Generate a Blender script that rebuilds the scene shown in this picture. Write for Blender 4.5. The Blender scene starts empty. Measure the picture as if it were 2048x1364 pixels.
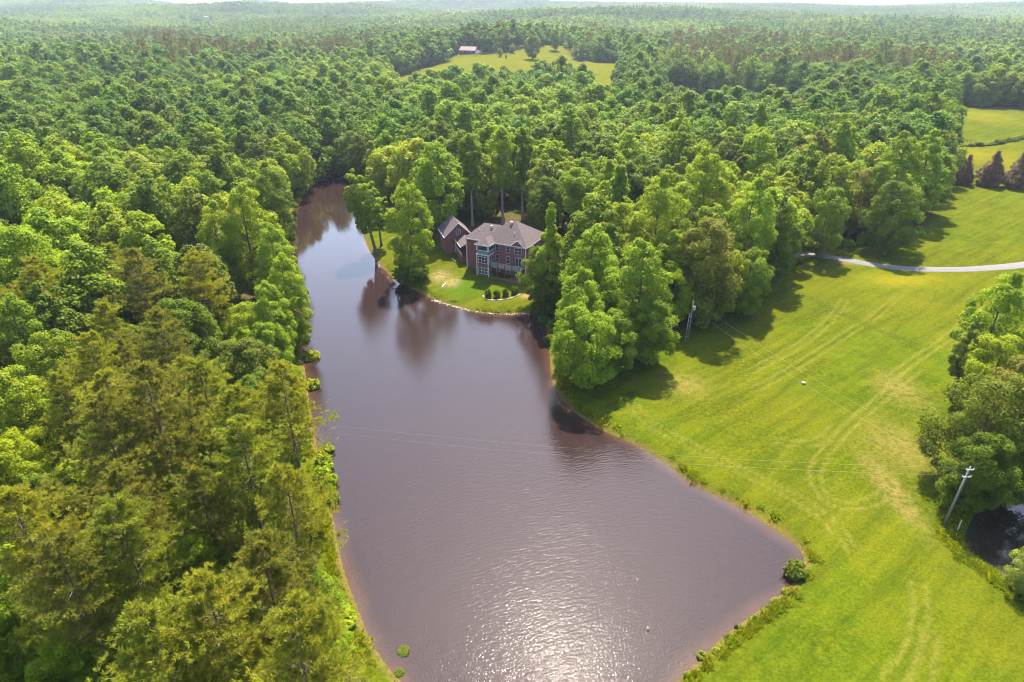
import bpy, bmesh, math, random
import numpy as np
from mathutils import Vector, Matrix

# ------------------------------------------------------------------ camera, sky, sun, exposure
scene = bpy.context.scene
COL = scene.collection
F, PITCH, CAMZ = 1300.0, math.radians(27.2), 60.0
SUN_EL, SUN_AZ = math.radians(56.0), math.radians(7.0)      # azimuth from +Y towards +X
cam_d = bpy.data.cameras.new('camera')
cam = bpy.data.objects.new('camera', cam_d)
COL.objects.link(cam)
cam.location = (0, 0, CAMZ)
cam.rotation_euler = (math.radians(90) - PITCH, 0, 0)
cam_d.sensor_width = 36.0
cam_d.lens = F / 2048 * 36.0
cam_d.clip_start = 0.5
cam_d.clip_end = 30000
scene.camera = cam

world = bpy.data.worlds.new('World')
scene.world = world
world.use_nodes = True
wn = world.node_tree.nodes
bg = wn['Background']
sky = wn.new('ShaderNodeTexSky')
sky.sky_type = 'NISHITA'
sky.sun_disc = False
sky.sun_elevation = SUN_EL
sky.sun_rotation = SUN_AZ
sky.dust_density = 1.5
sky.air_density = 1.0
sky.ozone_density = 1.0
world.node_tree.links.new(sky.outputs[0], bg.inputs[0])
bg.inputs[1].default_value = 0.15

sun_d = bpy.data.lights.new('sun', 'SUN')
sun_d.energy = 5.0
sun_d.angle = math.radians(0.53)
sun_d.color = (1.0, 0.90, 0.72)
sun = bpy.data.objects.new('sun', sun_d)
COL.objects.link(sun)
to_sun = Vector((math.sin(SUN_AZ) * math.cos(SUN_EL), math.cos(SUN_AZ) * math.cos(SUN_EL), math.sin(SUN_EL)))
sun.rotation_euler = to_sun.to_track_quat('Z', 'Y').to_euler()
sun.location = (0, 0, 300)

vs = scene.view_settings
vs.view_transform = 'Standard'
vs.look = 'None'
vs.gamma = 1
vs.use_curve_mapping = False
vs.exposure = 1.95
scene.cycles.use_denoising = True
scene.cycles.sample_clamp_direct = 10.0
scene.cycles.filter_width = 1.1
scene.cycles.max_bounces = 6
scene.cycles.diffuse_bounces = 4
scene.cycles.glossy_bounces = 3
scene.cycles.transmission_bounces = 4
scene.cycles.volume_bounces = 0
scene.cycles.transparent_max_bounces = 8
scene.cycles.sample_clamp_indirect = 4.0

rng = np.random.default_rng(7)
random.seed(7)

# ------------------------------------------------------------------ small tools
def P(px, py, z=1.2):
    """ground point under a pixel of the 2048 px photograph, on the level z"""
    dx, dy = (px - 1024) / F, (682 - py) / F
    d = np.array([dx, math.cos(PITCH) + dy * math.sin(PITCH), -math.sin(PITCH) + dy * math.cos(PITCH)])
    t = (CAMZ - z) / max(-d[2], 1e-4)
    return d[0] * t, d[1] * t

def proj(x, y, z):
    x, y, z = np.asarray(x, float), np.asarray(y, float), np.asarray(z, float) - CAMZ
    c, s = math.cos(PITCH), math.sin(PITCH)
    dep = y * c - z * s
    up = y * s + z * c
    dep = np.maximum(dep, 0.1)
    return 1024 + F * x / dep, 682 - F * up / dep, dep

def poly(pts, z=1.2):
    return np.array([P(*p, z) if len(p) == 2 else P(p[0], p[1], p[2]) for p in pts])

def smooth_line(pts, n=6, closed=True):
    pts = np.asarray(pts)
    N = len(pts)
    out = []
    for i in range(N if closed else N - 1):
        if closed:
            p0, p1, p2, p3 = pts[i - 1], pts[i], pts[(i + 1) % N], pts[(i + 2) % N]
        else:
            p0, p1, p2, p3 = pts[max(i - 1, 0)], pts[i], pts[i + 1], pts[min(i + 2, N - 1)]
        for k in range(n):
            t = k / n
            out.append(0.5 * (2 * p1 + (p2 - p0) * t + (2 * p0 - 5 * p1 + 4 * p2 - p3) * t * t + (3 * p1 - p0 - 3 * p2 + p3) * t ** 3))
    if not closed:
        out.append(pts[-1])
    return np.array(out)

def line_dist(X, Y, pts, closed=False):
    best = np.full(X.shape, 1e9)
    n = len(pts)
    for i in range(n if closed else n - 1):
        a, b = pts[i], pts[(i + 1) % n]
        ab = b - a
        L = max(ab @ ab, 1e-9)
        t = np.clip(((X - a[0]) * ab[0] + (Y - a[1]) * ab[1]) / L, 0, 1)
        best = np.minimum(best, np.hypot(X - a[0] - t * ab[0], Y - a[1] - t * ab[1]))
    return best

def inside(X, Y, pts):
    r = np.zeros(X.shape, bool)
    n = len(pts)
    for i in range(n):
        (x1, y1), (x2, y2) = pts[i], pts[(i + 1) % n]
        if y1 == y2:
            continue
        c = ((y1 > Y) != (y2 > Y)) & (X < (x2 - x1) * (Y - y1) / (y2 - y1) + x1)
        r ^= c
    return r

def sdist(X, Y, pts):
    """signed distance, negative inside"""
    d = line_dist(X, Y, pts, True)
    return np.where(inside(X, Y, pts), -d, d)

def sstep(a, b, x):
    t = np.clip((x - a) / (b - a), 0, 1)
    return t * t * (3 - 2 * t)

_wr = np.random.default_rng(3)
_waves = [(w, *_wr.uniform(0, 2 * math.pi, 2)) for w in (1, 1.7, 2.9, 4.6) for _ in range(3)]
def rolling(X, Y, L):
    s = 0
    for w, a, p in _waves:
        s = s + np.sin((X * math.cos(a) + Y * math.sin(a)) * w * 2 * math.pi / L + p) / w
    return s / 3.2

def tag(o, label=None, cat=None, group=None, kind=None):
    if label: o['label'] = label
    if cat: o['category'] = cat
    if group: o['group'] = group
    if kind: o['kind'] = kind
    return o

def empty(name, loc, rz=0.0, label=None, cat=None, group=None):
    o = bpy.data.objects.new(name, None)
    o.empty_display_size = 0.5
    COL.objects.link(o)
    o.location = loc
    o.rotation_euler = (0, 0, rz)
    return tag(o, label, cat, group)

def mesh_np(name, V, Q, mat=None, T=None, smooth=False, tint=None, per=None):
    """mesh from vertex array, quad array Q and triangle array T"""
    me = bpy.data.meshes.new(name)
    V = np.asarray(V, np.float32)
    nq = 0 if Q is None else len(Q)
    nt = 0 if T is None else len(T)
    loops = np.concatenate([np.asarray(a, np.int32).ravel() for a in (Q, T) if a is not None and len(a)])
    tot = np.concatenate([np.full(nq, 4, np.int32), np.full(nt, 3, np.int32)])
    start = np.concatenate([[0], np.cumsum(tot)[:-1]]).astype(np.int32)
    me.vertices.add(len(V)); me.vertices.foreach_set('co', V.ravel())
    me.loops.add(len(loops)); me.loops.foreach_set('vertex_index', loops)
    me.polygons.add(nq + nt); me.polygons.foreach_set('loop_start', start)
    if smooth:
        me.polygons.foreach_set('use_smooth', np.ones(nq + nt, bool))
    if tint is not None:
        a = me.attributes.new('tint', 'FLOAT', 'FACE')
        a.data.foreach_set('value', np.asarray(tint, np.float32))
    if mat is not None:
        me.materials.append(mat)
    me.update(calc_edges=True)
    me.validate()
    return me

def link(name, me, parent=None, loc=(0, 0, 0)):
    o = bpy.data.objects.new(name, me)
    COL.objects.link(o)
    o.location = loc
    if parent is not None:
        o.parent = parent
    return o

class MB:
    """collects boxes, prisms and tubes into one mesh"""
    def __init__(self):
        self.v, self.f = [], []
    def add(self, vs_, fs_):
        n = len(self.v)
        self.v += [tuple(map(float, p)) for p in vs_]
        self.f += [tuple(i + n for i in f) for f in fs_]
        return self
    def box(self, x0, x1, y0, y1, z0, z1):
        return self.add([(x0, y0, z0), (x1, y0, z0), (x1, y1, z0), (x0, y1, z0), (x0, y0, z1), (x1, y0, z1), (x1, y1, z1), (x0, y1, z1)],
                        [(0, 3, 2, 1), (4, 5, 6, 7), (0, 1, 5, 4), (1, 2, 6, 5), (2, 3, 7, 6), (3, 0, 4, 7)])
    def tube(self, pts, radii, n=8, cap=True):
        pts = [Vector(p) for p in pts]
        rings = []
        vs_, fs_ = [], []
        for i, p in enumerate(pts):
            d = (pts[min(i + 1, len(pts) - 1)] - pts[max(i - 1, 0)]).normalized()
            a = d.orthogonal().normalized() if abs(d.z) > 0.9 else d.cross(Vector((0, 0, 1))).normalized()
            b = d.cross(a)
            for k in range(n):
                t = 2 * math.pi * k / n
                vs_.append(p + (a * math.cos(t) + b * math.sin(t)) * radii[i])
        for i in range(len(pts) - 1):
            for k in range(n):
                k2 = (k + 1) % n
                fs_.append((i * n + k, i * n + k2, (i + 1) * n + k2, (i + 1) * n + k))
        if cap:
            fs_.append(tuple(range(n - 1, -1, -1)))
            fs_.append(tuple(range((len(pts) - 1) * n, len(pts) * n)))
        return self.add(vs_, fs_)
    def bar(self, a, b, w, h=None):
        return self.tube([a, b], [w, w], 4)
    def build(self, name, mat, parent=None, smooth=False):
        me = bpy.data.meshes.new(name)
        me.from_pydata(self.v, [], self.f)
        me.materials.append(mat)
        if smooth:
            me.polygons.foreach_set('use_smooth', np.ones(len(me.polygons), bool))
        me.update()
        return link(name, me, parent)

# ------------------------------------------------------------------ materials
def nt_new(name):
    m = bpy.data.materials.new(name)
    m.use_nodes = True
    nt = m.node_tree
    return m, nt, nt.nodes, nt.links, nt.nodes['Principled BSDF']

def N(nodes, t, **kw):
    n = nodes.new(t)
    for k, v in kw.items():
        if k.startswith('i_'):
            key = k[2:]
            n.inputs[int(key) if key.isdigit() else key.replace('_', ' ')].default_value = v
        else:
            setattr(n, k, v)
    return n

def mixc(nodes, links, fac, a, b, mode='MIX'):
    n = nodes.new('ShaderNodeMix')
    n.data_type = 'RGBA'
    n.blend_type = mode
    for sock, val in ((n.inputs[0], fac), (n.inputs[6], a), (n.inputs[7], b)):
        if hasattr(val, 'is_linked'):
            links.new(val, sock)
        else:
            sock.default_value = val if not isinstance(val, tuple) else (*val, 1) if len(val) == 3 else val
    return n.outputs[2]

def maths(nodes, links, op, a, b=None, c=None, clamp=False):
    n = nodes.new('ShaderNodeMath')
    n.operation = op
    n.use_clamp = clamp
    for i, v in enumerate((a, b, c)):
        if v is None: continue
        if hasattr(v, 'is_linked'): links.new(v, n.inputs[i])
        else: n.inputs[i].default_value = v
    return n.outputs[0]

def ramp(nodes, links, fac, stops):
    n = nodes.new('ShaderNodeValToRGB')
    e = n.color_ramp.elements
    while len(e) < len(stops): e.new(0.5)
    for el, (p, c) in zip(e, stops):
        el.position = p
        el.color = (*c, 1) if len(c) == 3 else c
    links.new(fac, n.inputs[0])
    return n.outputs[0]

def plain(name, color, rough=0.6, grain=0.12, scale=6.0, spec=0.3, bump=0.0, metallic=0.0):
    m, nt, nd, lk, bs = nt_new(name)
    tc = N(nd, 'ShaderNodeTexCoord')
    no = N(nd, 'ShaderNodeTexNoise', i_Scale=scale, i_Detail=6.0, i_Roughness=0.65)
    lk.new(tc.outputs['Object'], no.inputs['Vector'])
    lo = tuple(c * (1 - grain) for c in color)
    hi = tuple(min(1, c * (1 + grain)) for c in color)
    lk.new(ramp(nd, lk, no.outputs['Fac'], [(0.3, lo), (0.7, hi)]), bs.inputs['Base Color'])
    bs.inputs['Roughness'].default_value = rough
    bs.inputs['Specular IOR Level'].default_value = spec
    bs.inputs['Metallic'].default_value = metallic
    if bump:
        b = N(nd, 'ShaderNodeBump', i_Strength=bump, i_Distance=0.02)
        lk.new(no.outputs['Fac'], b.inputs['Height'])
        lk.new(b.outputs[0], bs.inputs['Normal'])
    return m

def leaf_mat(name, stops, trans=0.42, rough=0.6, spec=0.10, tmul=1.45):
    """stops: colours chosen by the tree's own random number; 'tint' varies single leaf sprays"""
    m, nt, nd, lk, bs = nt_new(name)
    oi = N(nd, 'ShaderNodeObjectInfo')
    at = N(nd, 'ShaderNodeAttribute', attribute_name='tint')
    col = ramp(nd, lk, oi.outputs['Random'], [(i / max(len(stops) - 1, 1), c) for i, c in enumerate(stops)])
    val = N(nd, 'ShaderNodeMapRange', i_From_Min=0.0, i_From_Max=1.0, i_To_Min=0.74, i_To_Max=1.30)
    lk.new(at.outputs['Fac'], val.inputs['Value'])
    hs = N(nd, 'ShaderNodeHueSaturation')
    hv = N(nd, 'ShaderNodeMapRange', i_From_Min=0.0, i_From_Max=1.0, i_To_Min=0.508, i_To_Max=0.490)
    lk.new(at.outputs['Fac'], hv.inputs['Value'])
    lk.new(hv.outputs[0], hs.inputs['Hue'])
    lk.new(val.outputs[0], hs.inputs['Value'])
    lk.new(col, hs.inputs['Color'])
    lk.new(hs.outputs[0], bs.inputs['Base Color'])
    bs.inputs['Roughness'].default_value = rough
    bs.inputs['Specular IOR Level'].default_value = spec
    tr = N(nd, 'ShaderNodeBsdfTranslucent')
    hs2 = N(nd, 'ShaderNodeHueSaturation', i_Hue=0.488, i_Saturation=1.08, i_Value=tmul)
    lk.new(hs.outputs[0], hs2.inputs['Color'])
    lk.new(hs2.outputs[0], tr.inputs['Color'])
    mx = N(nd, 'ShaderNodeMixShader', i_0=trans)
    lk.new(bs.outputs[0], mx.inputs[1]); lk.new(tr.outputs[0], mx.inputs[2])
    lk.new(mx.outputs[0], nd['Material Output'].inputs['Surface'])
    return m

LEAF = {
    'bright yellow-green': leaf_mat('leaf_bright', [(0.177, 0.231, 0.0063), (0.149, 0.225, 0.0072), (0.207, 0.236, 0.0081)]),
    'fresh green':         leaf_mat('leaf_fresh', [(0.174, 0.240, 0.0046), (0.146, 0.227, 0.0055), (0.208, 0.251, 0.0040)]),
    'mid green':           leaf_mat('leaf_mid', [(0.125, 0.186, 0.0055), (0.114, 0.179, 0.0071), (0.156, 0.198, 0.0050)]),
    'dark green':          leaf_mat('leaf_dark', [(0.083, 0.135, 0.0061), (0.096, 0.143, 0.0055), (0.078, 0.121, 0.0055)]),
    'olive':               leaf_mat('leaf_olive', [(0.0897, 0.1276, 0.0079), (0.0987, 0.1238, 0.0086), (0.0813, 0.1177, 0.0079)]),
    'bronze-tinged':       leaf_mat('leaf_bronze', [(0.1388, 0.1468, 0.0152), (0.1297, 0.1451, 0.0144), (0.1478, 0.1435, 0.0160)]),
    'pale green':          leaf_mat('leaf_pale', [(0.176, 0.218, 0.0238), (0.183, 0.212, 0.0266), (0.152, 0.206, 0.0196)]),
    'pine olive':          leaf_mat('needle_olive', [(0.169, 0.193, 0.0172), (0.190, 0.195, 0.0184), (0.153, 0.182, 0.0184)], 0.42, 0.6, 0.12),
    'pine brown':          leaf_mat('needle_brown', [(0.1386, 0.1414, 0.0189), (0.1302, 0.1395, 0.0180)], 0.42, 0.6, 0.12),
    'cedar':               leaf_mat('needle_cedar', [(0.125, 0.070, 0.032), (0.105, 0.068, 0.028)], 0.2, 0.6, 0.2),
}
LEAF_MIX = leaf_mat('leaf_woods', [(0.120, 0.195, 0.010), (0.062, 0.138, 0.011), (0.100, 0.182, 0.010), (0.050, 0.118, 0.012), (0.085, 0.165, 0.010), (0.135, 0.190, 0.011), (0.072, 0.150, 0.010), (0.120, 0.150, 0.012), (0.058, 0.130, 0.011), (0.095, 0.172, 0.011)])
NEEDLE_MIX = leaf_mat('needle_woods', [(0.127, 0.122, 0.0234), (0.099, 0.127, 0.0198), (0.142, 0.113, 0.0270), (0.086, 0.124, 0.0180)], 0.25)
LEAF_BRIGHT = leaf_mat('leaf_light_stand', [(0.150, 0.215, 0.012), (0.110, 0.190, 0.011), (0.165, 0.215, 0.018), (0.125, 0.200, 0.012), (0.095, 0.175, 0.011)])
LEAF_DEEP = leaf_mat('leaf_dark_stand', [(0.0607, 0.1239, 0.0096), (0.0783, 0.1440, 0.0096), (0.0945, 0.1322, 0.0104), (0.0675, 0.1322, 0.0112), (0.1053, 0.1652, 0.0096)])
BARK = plain('bark', (0.115, 0.088, 0.066), 0.9, 0.35, 5.0, 0.1, 0.6)
BARK_PALE = plain('bark_pale', (0.27, 0.235, 0.19), 0.85, 0.3, 4.0, 0.1, 0.4)

# ------------------------------------------------------------------ outlines of water, fields, lawn (world metres)
lake_px = [(800, 1364), (745, 1290), (708, 1200), (684, 1130), (664, 1030), (640, 930), (622, 830), (612, 760), (602, 690), (592, 640),
           (580, 560), (566, 500), (556, 468), (572, 440), (600, 405), (612, 378), (640, 352), (690, 350), (716, 385), (728, 420), (730, 470), (742, 506),
           (790, 560), (836, 583), (880, 604), (940, 622), (1000, 629), (1060, 629), (1092, 652), (1100, 700), (1102, 740), (1112, 780), (1150, 825),
           (1210, 862), (1270, 890), (1330, 925), (1380, 965), (1450, 1000), (1520, 1040), (1582, 1082), (1607, 1110), (1603, 1140), (1572, 1182),
           (1500, 1235), (1440, 1280), (1400, 1320), (1352, 1366), (1280, 1440), (1080, 1500), (900, 1470)]
LAKE = smooth_line(poly(lake_px, 0.0), 5)
POND = smooth_line(poly([(1928, 1085), (1945, 1035), (1985, 1005), (2048, 975), (2140, 960), (2200, 1040), (2160, 1190), (2060, 1185), (1990, 1142), (1945, 1112)], 0.0), 4)

FIELD = np.array([P(*p) for p in [(1104, 752), (1190, 738), (1270, 708), (1340, 678), (1400, 650), (1470, 607), (1540, 562), (1592, 520), (1588, 500),
           (1700, 492), (1760, 487), (1850, 470), (1872, 430)]] +
          [P(1880, 385, 4), P(1886, 310, 3), P(1895, 300, 2), P(1900, 240, 2), P(1890, 216, 2), P(2048, 222, 2), P(2300, 235, 2), P(2400, 500), P(2500, 900), P(2300, 1364),
           (60.0, 22.0), (10.0, 20.0), P(1360, 1364)])
FIELD2 = np.array([P(750, 142, 12), P(812, 132, 12), P(930, 106, 14), P(1010, 108, 14), P(1075, 102, 14), P(1120, 98, 14), P(1150, 118, 12), P(1245, 120, 12), P(1236, 150, 18), P(1222, 174, 20), P(1176, 172, 20),
                   P(1176, 148, 20), P(1100, 141, 20), P(900, 145, 20), P(800, 148, 20)])
FIELD3 = np.array([P(1310, 180, 3), P(1500, 192, 3), P(1600, 203, 3), P(1600, 208, 15), P(1480, 202, 15), P(1330, 192, 15)])
LAWN = poly([(728, 470), (735, 440), (762, 395), (800, 420), (850, 470), (886, 500), (930, 470), (1060, 470), (1090, 560), (1062, 628), (1000, 629), (940, 622), (836, 583), (742, 506)], 2.0)
GAP = poly([(430, 720), (470, 660), (500, 690), (480, 740)], 1.5)
YARD = poly([(1090, 470), (1150, 470), (1175, 505), (1120, 520)], 3.5)
ROAD_PX = [(1560, 497), (1600, 506), (1640, 512), (1690, 519), (1750, 529), (1820, 536), (1900, 538), (1970, 536), (2048, 527), (2160, 506), (2300, 480)]
ROAD = smooth_line(poly(ROAD_PX, 1.6), 8, False)
POLE1 = P(1374, 686, 1.5)
HOUSE_R = P(1085, 545, 2.5)
HOUSE_C = P(977.6, 554.4, 2.3)

def ground_z(X, Y, full=False):
    X = np.asarray(X, float); Y = np.asarray(Y, float)
    s = sdist(X, Y, LAKE)
    s2 = sdist(X, Y, POND)
    sm = np.minimum(s, s2)
    d = np.hypot(X, Y)
    out = 0.75 * (1 - np.exp(-np.maximum(sm, 0) / 1.1)) + 0.55 * sstep(0, 25, sm)
    inn = np.maximum(-1.6, sm * 0.33)
    z = np.where(sm > 0, out, inn)
    lawn = np.exp(-(((X - HOUSE_C[0] + 2) / 32) ** 2 + ((Y - HOUSE_C[1] - 8) / 30) ** 2))
    z = z + np.where(s > 0, lawn * 0.105 * np.clip(s - 2, 0, 34), 0)
    far = sstep(20, 60, sm)
    z = z + far * 0.5 * rolling(X, Y, 90) * sstep(60, 200, d)
    z = z + far * sstep(230, 700, d) * 5.5 * rolling(X + 50, Y, 520)
    z = z + 13 * np.exp(-(((X - 20) / 190) ** 2 + ((Y - 900) / 230) ** 2))
    z = z + sstep(800, 2000, d) * 24 * rolling(X * 0.40, Y, 1150) + sstep(800, 4700, d) * 44
    az = np.arctan2(X, np.maximum(Y, 1))
    z = z + 46 * np.exp(-((az + 0.525) / 0.075) ** 2 - ((d - 4600) / 900) ** 2) + 22 * np.exp(-((az + 0.335) / 0.03) ** 2 - ((d - 5000) / 600) ** 2)
    z = z + sstep(3000, 4600, d) * (22 * np.exp(-((az - 0.02) / 0.32) ** 2) - 12 * np.exp(-((az + 0.42) / 0.05) ** 2) + 5 * rolling(az * 2600, d * 0, 900))
    return (z, s, s2) if full else z

def gz(x, y):
    return float(ground_z(np.array([x]), np.array([y]))[0])

def Pg(px, py, z=1.0):
    """point of the terrain seen at a pixel"""
    for k in range(30 if py < 200 else 6):
        x, y = P(px, py, z)
        z = gz(x, y) * 0.5 + z * 0.5 if py < 200 else gz(x, y)
    return x, y, gz(x, y)
BARN = Pg(938, 107)
# ------------------------------------------------------------------ terrain: one sheet to the horizon
def axis(a, b, step, lo, hi, g=1.075, maxs=260):
    c = list(np.arange(a, b + 1e-6, step))
    st, x = step, c[-1]
    while x < hi:
        st = min(st * g, maxs); x += st; c.append(x)
    st, x, pre = step, c[0], []
    while x > lo:
        st = min(st * g, maxs); x -= st; pre.append(x)
    return np.array(pre[::-1] + c)

xs = axis(-60, 105, 0.62, -7200, 7200)
ys = axis(26, 215, 0.62, -400, 7600)
GX, GY = np.meshgrid(xs, ys)
gxf, gyf = GX.ravel(), GY.ravel()
Z, S1, S2 = ground_z(gxf, gyf, True)
nx, ny = len(xs), len(ys)
idx = np.arange(nx * ny).reshape(ny, nx)
Q = np.stack([idx[:-1, :-1], idx[:-1, 1:], idx[1:, 1:], idx[1:, :-1]], -1).reshape(-1, 4)

def attr_near(fn, m):
    a = np.zeros(len(gxf))
    a[m] = fn(gxf[m], gyf[m])
    return a
near = (np.abs(gxf) < 500) & (gyf > 0) & (gyf < 1100)
sf = np.full(len(gxf), 99.0)
for pg in (FIELD, FIELD2, FIELD3, LAWN, GAP, YARD):
    sf[near] = np.minimum(sf[near], sdist(gxf[near], gyf[near], pg))
sf = np.minimum(sf, (np.hypot((gxf - BARN[0]) / 22, (gyf - BARN[1] + 30) / 48) - 1) * 20)
wood = sstep(-0.5, 2.0, sf)
wood = np.where(S1 < 5.0, wood * sstep(0.8, 5.0, S1), wood)
cw_ = P(420, 46, 20)
wood = np.where(((gxf - cw_[0]) / 170) ** 2 + ((gyf - cw_[1]) / 190) ** 2 < 1, 0.0, wood)
# tyre tracks and mowing lines: centre lines in photograph pixels
def pair(pts, gap=0.9):
    c = smooth_line(poly(pts, 1.2), 6, False)
    d = np.gradient(c, axis=0)
    n = np.stack([-d[:, 1], d[:, 0]], 1) / np.maximum(np.hypot(d[:, 0], d[:, 1])[:, None], 1e-6)
    return [c + n * gap, c - n * gap]
tracks = []
for pts in ([(1262, 800), (1300, 842), (1400, 895), (1500, 945), (1580, 985), (1650, 1030), (1700, 1085), (1712, 1098)],
            [(1830, 740), (1760, 800), (1700, 850), (1655, 900), (1632, 940), (1645, 985), (1690, 1008), (1740, 1002), (1770, 985)],
            [(1670, 855), (1645, 880), (1600, 888), (1550, 880)],
            [(1838, 1165), (1842, 1230), (1825, 1300), (1780, 1364)], [(1862, 1260), (1850, 1330), (1830, 1380)],
            [(1960, 610), (1900, 670), (1830, 720), (1760, 770)], [(1720, 650), (1660, 690), (1590, 735), (1510, 780)],
            [(1690, 600), (1660, 640), (1600, 690), (1500, 745)], [(1800, 590), (1740, 640)]):
    tracks += pair(pts, 0.75)
mnear = (gxf > -20) & (gxf < 135) & (gyf > 25) & (gyf < 215)
track = attr_near(lambda x, y: np.max([np.clip(1.15 - line_dist(x, y, t) / 0.36, 0, 1) for t in tracks], axis=0), mnear)
rowline = smooth_line(poly([(1585, 582), (1640, 607), (1720, 645), (1790, 672), (1840, 690)], 1.2), 5, False)
lush = attr_near(lambda x, y: np.clip(1 - line_dist(x, y, rowline) / 1.6, 0, 1), mnear)
def blob(cx, cy, rx, ry, z=1.2):
    c = P(cx, cy, z); a = P(cx + rx, cy, z); b = P(cx, cy - ry, z)
    lx, ly = math.hypot(a[0] - c[0], a[1] - c[1]), math.hypot(b[0] - c[0], b[1] - c[1])
    return lambda x, y: np.exp(-((x - c[0]) / lx) ** 2 - ((y - c[1]) / ly) ** 2)
dry = attr_near(lambda x, y: sum(blob(*b)(x, y) for b in [(1800, 890, 55, 40), (1800, 780, 40, 30), (1795, 990, 22, 55), (1770, 960, 25, 40), (1370, 770, 45, 20)]), mnear)
mown = attr_near(lambda x, y: blob(925, 570, 40, 18, 2)(x, y), mnear)
sandp = attr_near(lambda x, y: sum(blob(*b)(x, y) for b in [(880, 548, 18, 9, 2), (905, 560, 16, 7, 2.0), (1150, 490, 30, 10, 3.5), (1055, 585, 14, 5, 2)]), mnear)
dirtp = attr_near(lambda x, y: sum(blob(*b)(x, y) for b in [(668, 1090, 8, 70), (655, 1010, 8, 50), (1700, 524, 40, 6, 1.6), (640, 900, 8, 40)]), mnear)
flower = np.clip(attr_near(lambda x, y: (sdist(x, y, FIELD2) < 0) * 0.5 + sum(blob(*b)(x, y) for b in [(1950, 233, 60, 10, 2), (1960, 312, 90, 14, 2), (1760, 470, 60, 12), (1800, 560, 120, 14), (1500, 1050, 60, 40), (1640, 1300, 5, 5)]), near), 0, 1)
clay = np.where((S1 > -2.5) & (S1 < 3), np.exp(-((S1 - 0.1) / 0.45) ** 2), 0)

terrain_me = mesh_np('ground', np.stack([gxf, gyf, Z], 1), Q, None, smooth=True)
for nm, arr in (('wood', wood), ('track', track), ('lush', lush), ('dry', np.clip(dry, 0, 1)), ('mown', mown), ('flower', flower), ('sand', np.clip(sandp, 0, 1)), ('dirt', np.clip(dirtp, 0, 1)), ('clay', clay), ('shore', np.clip(S1, -3, 40))):
    a = terrain_me.attributes.new(nm, 'FLOAT', 'POINT')
    a.data.foreach_set('value', arr.astype(np.float32))

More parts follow.
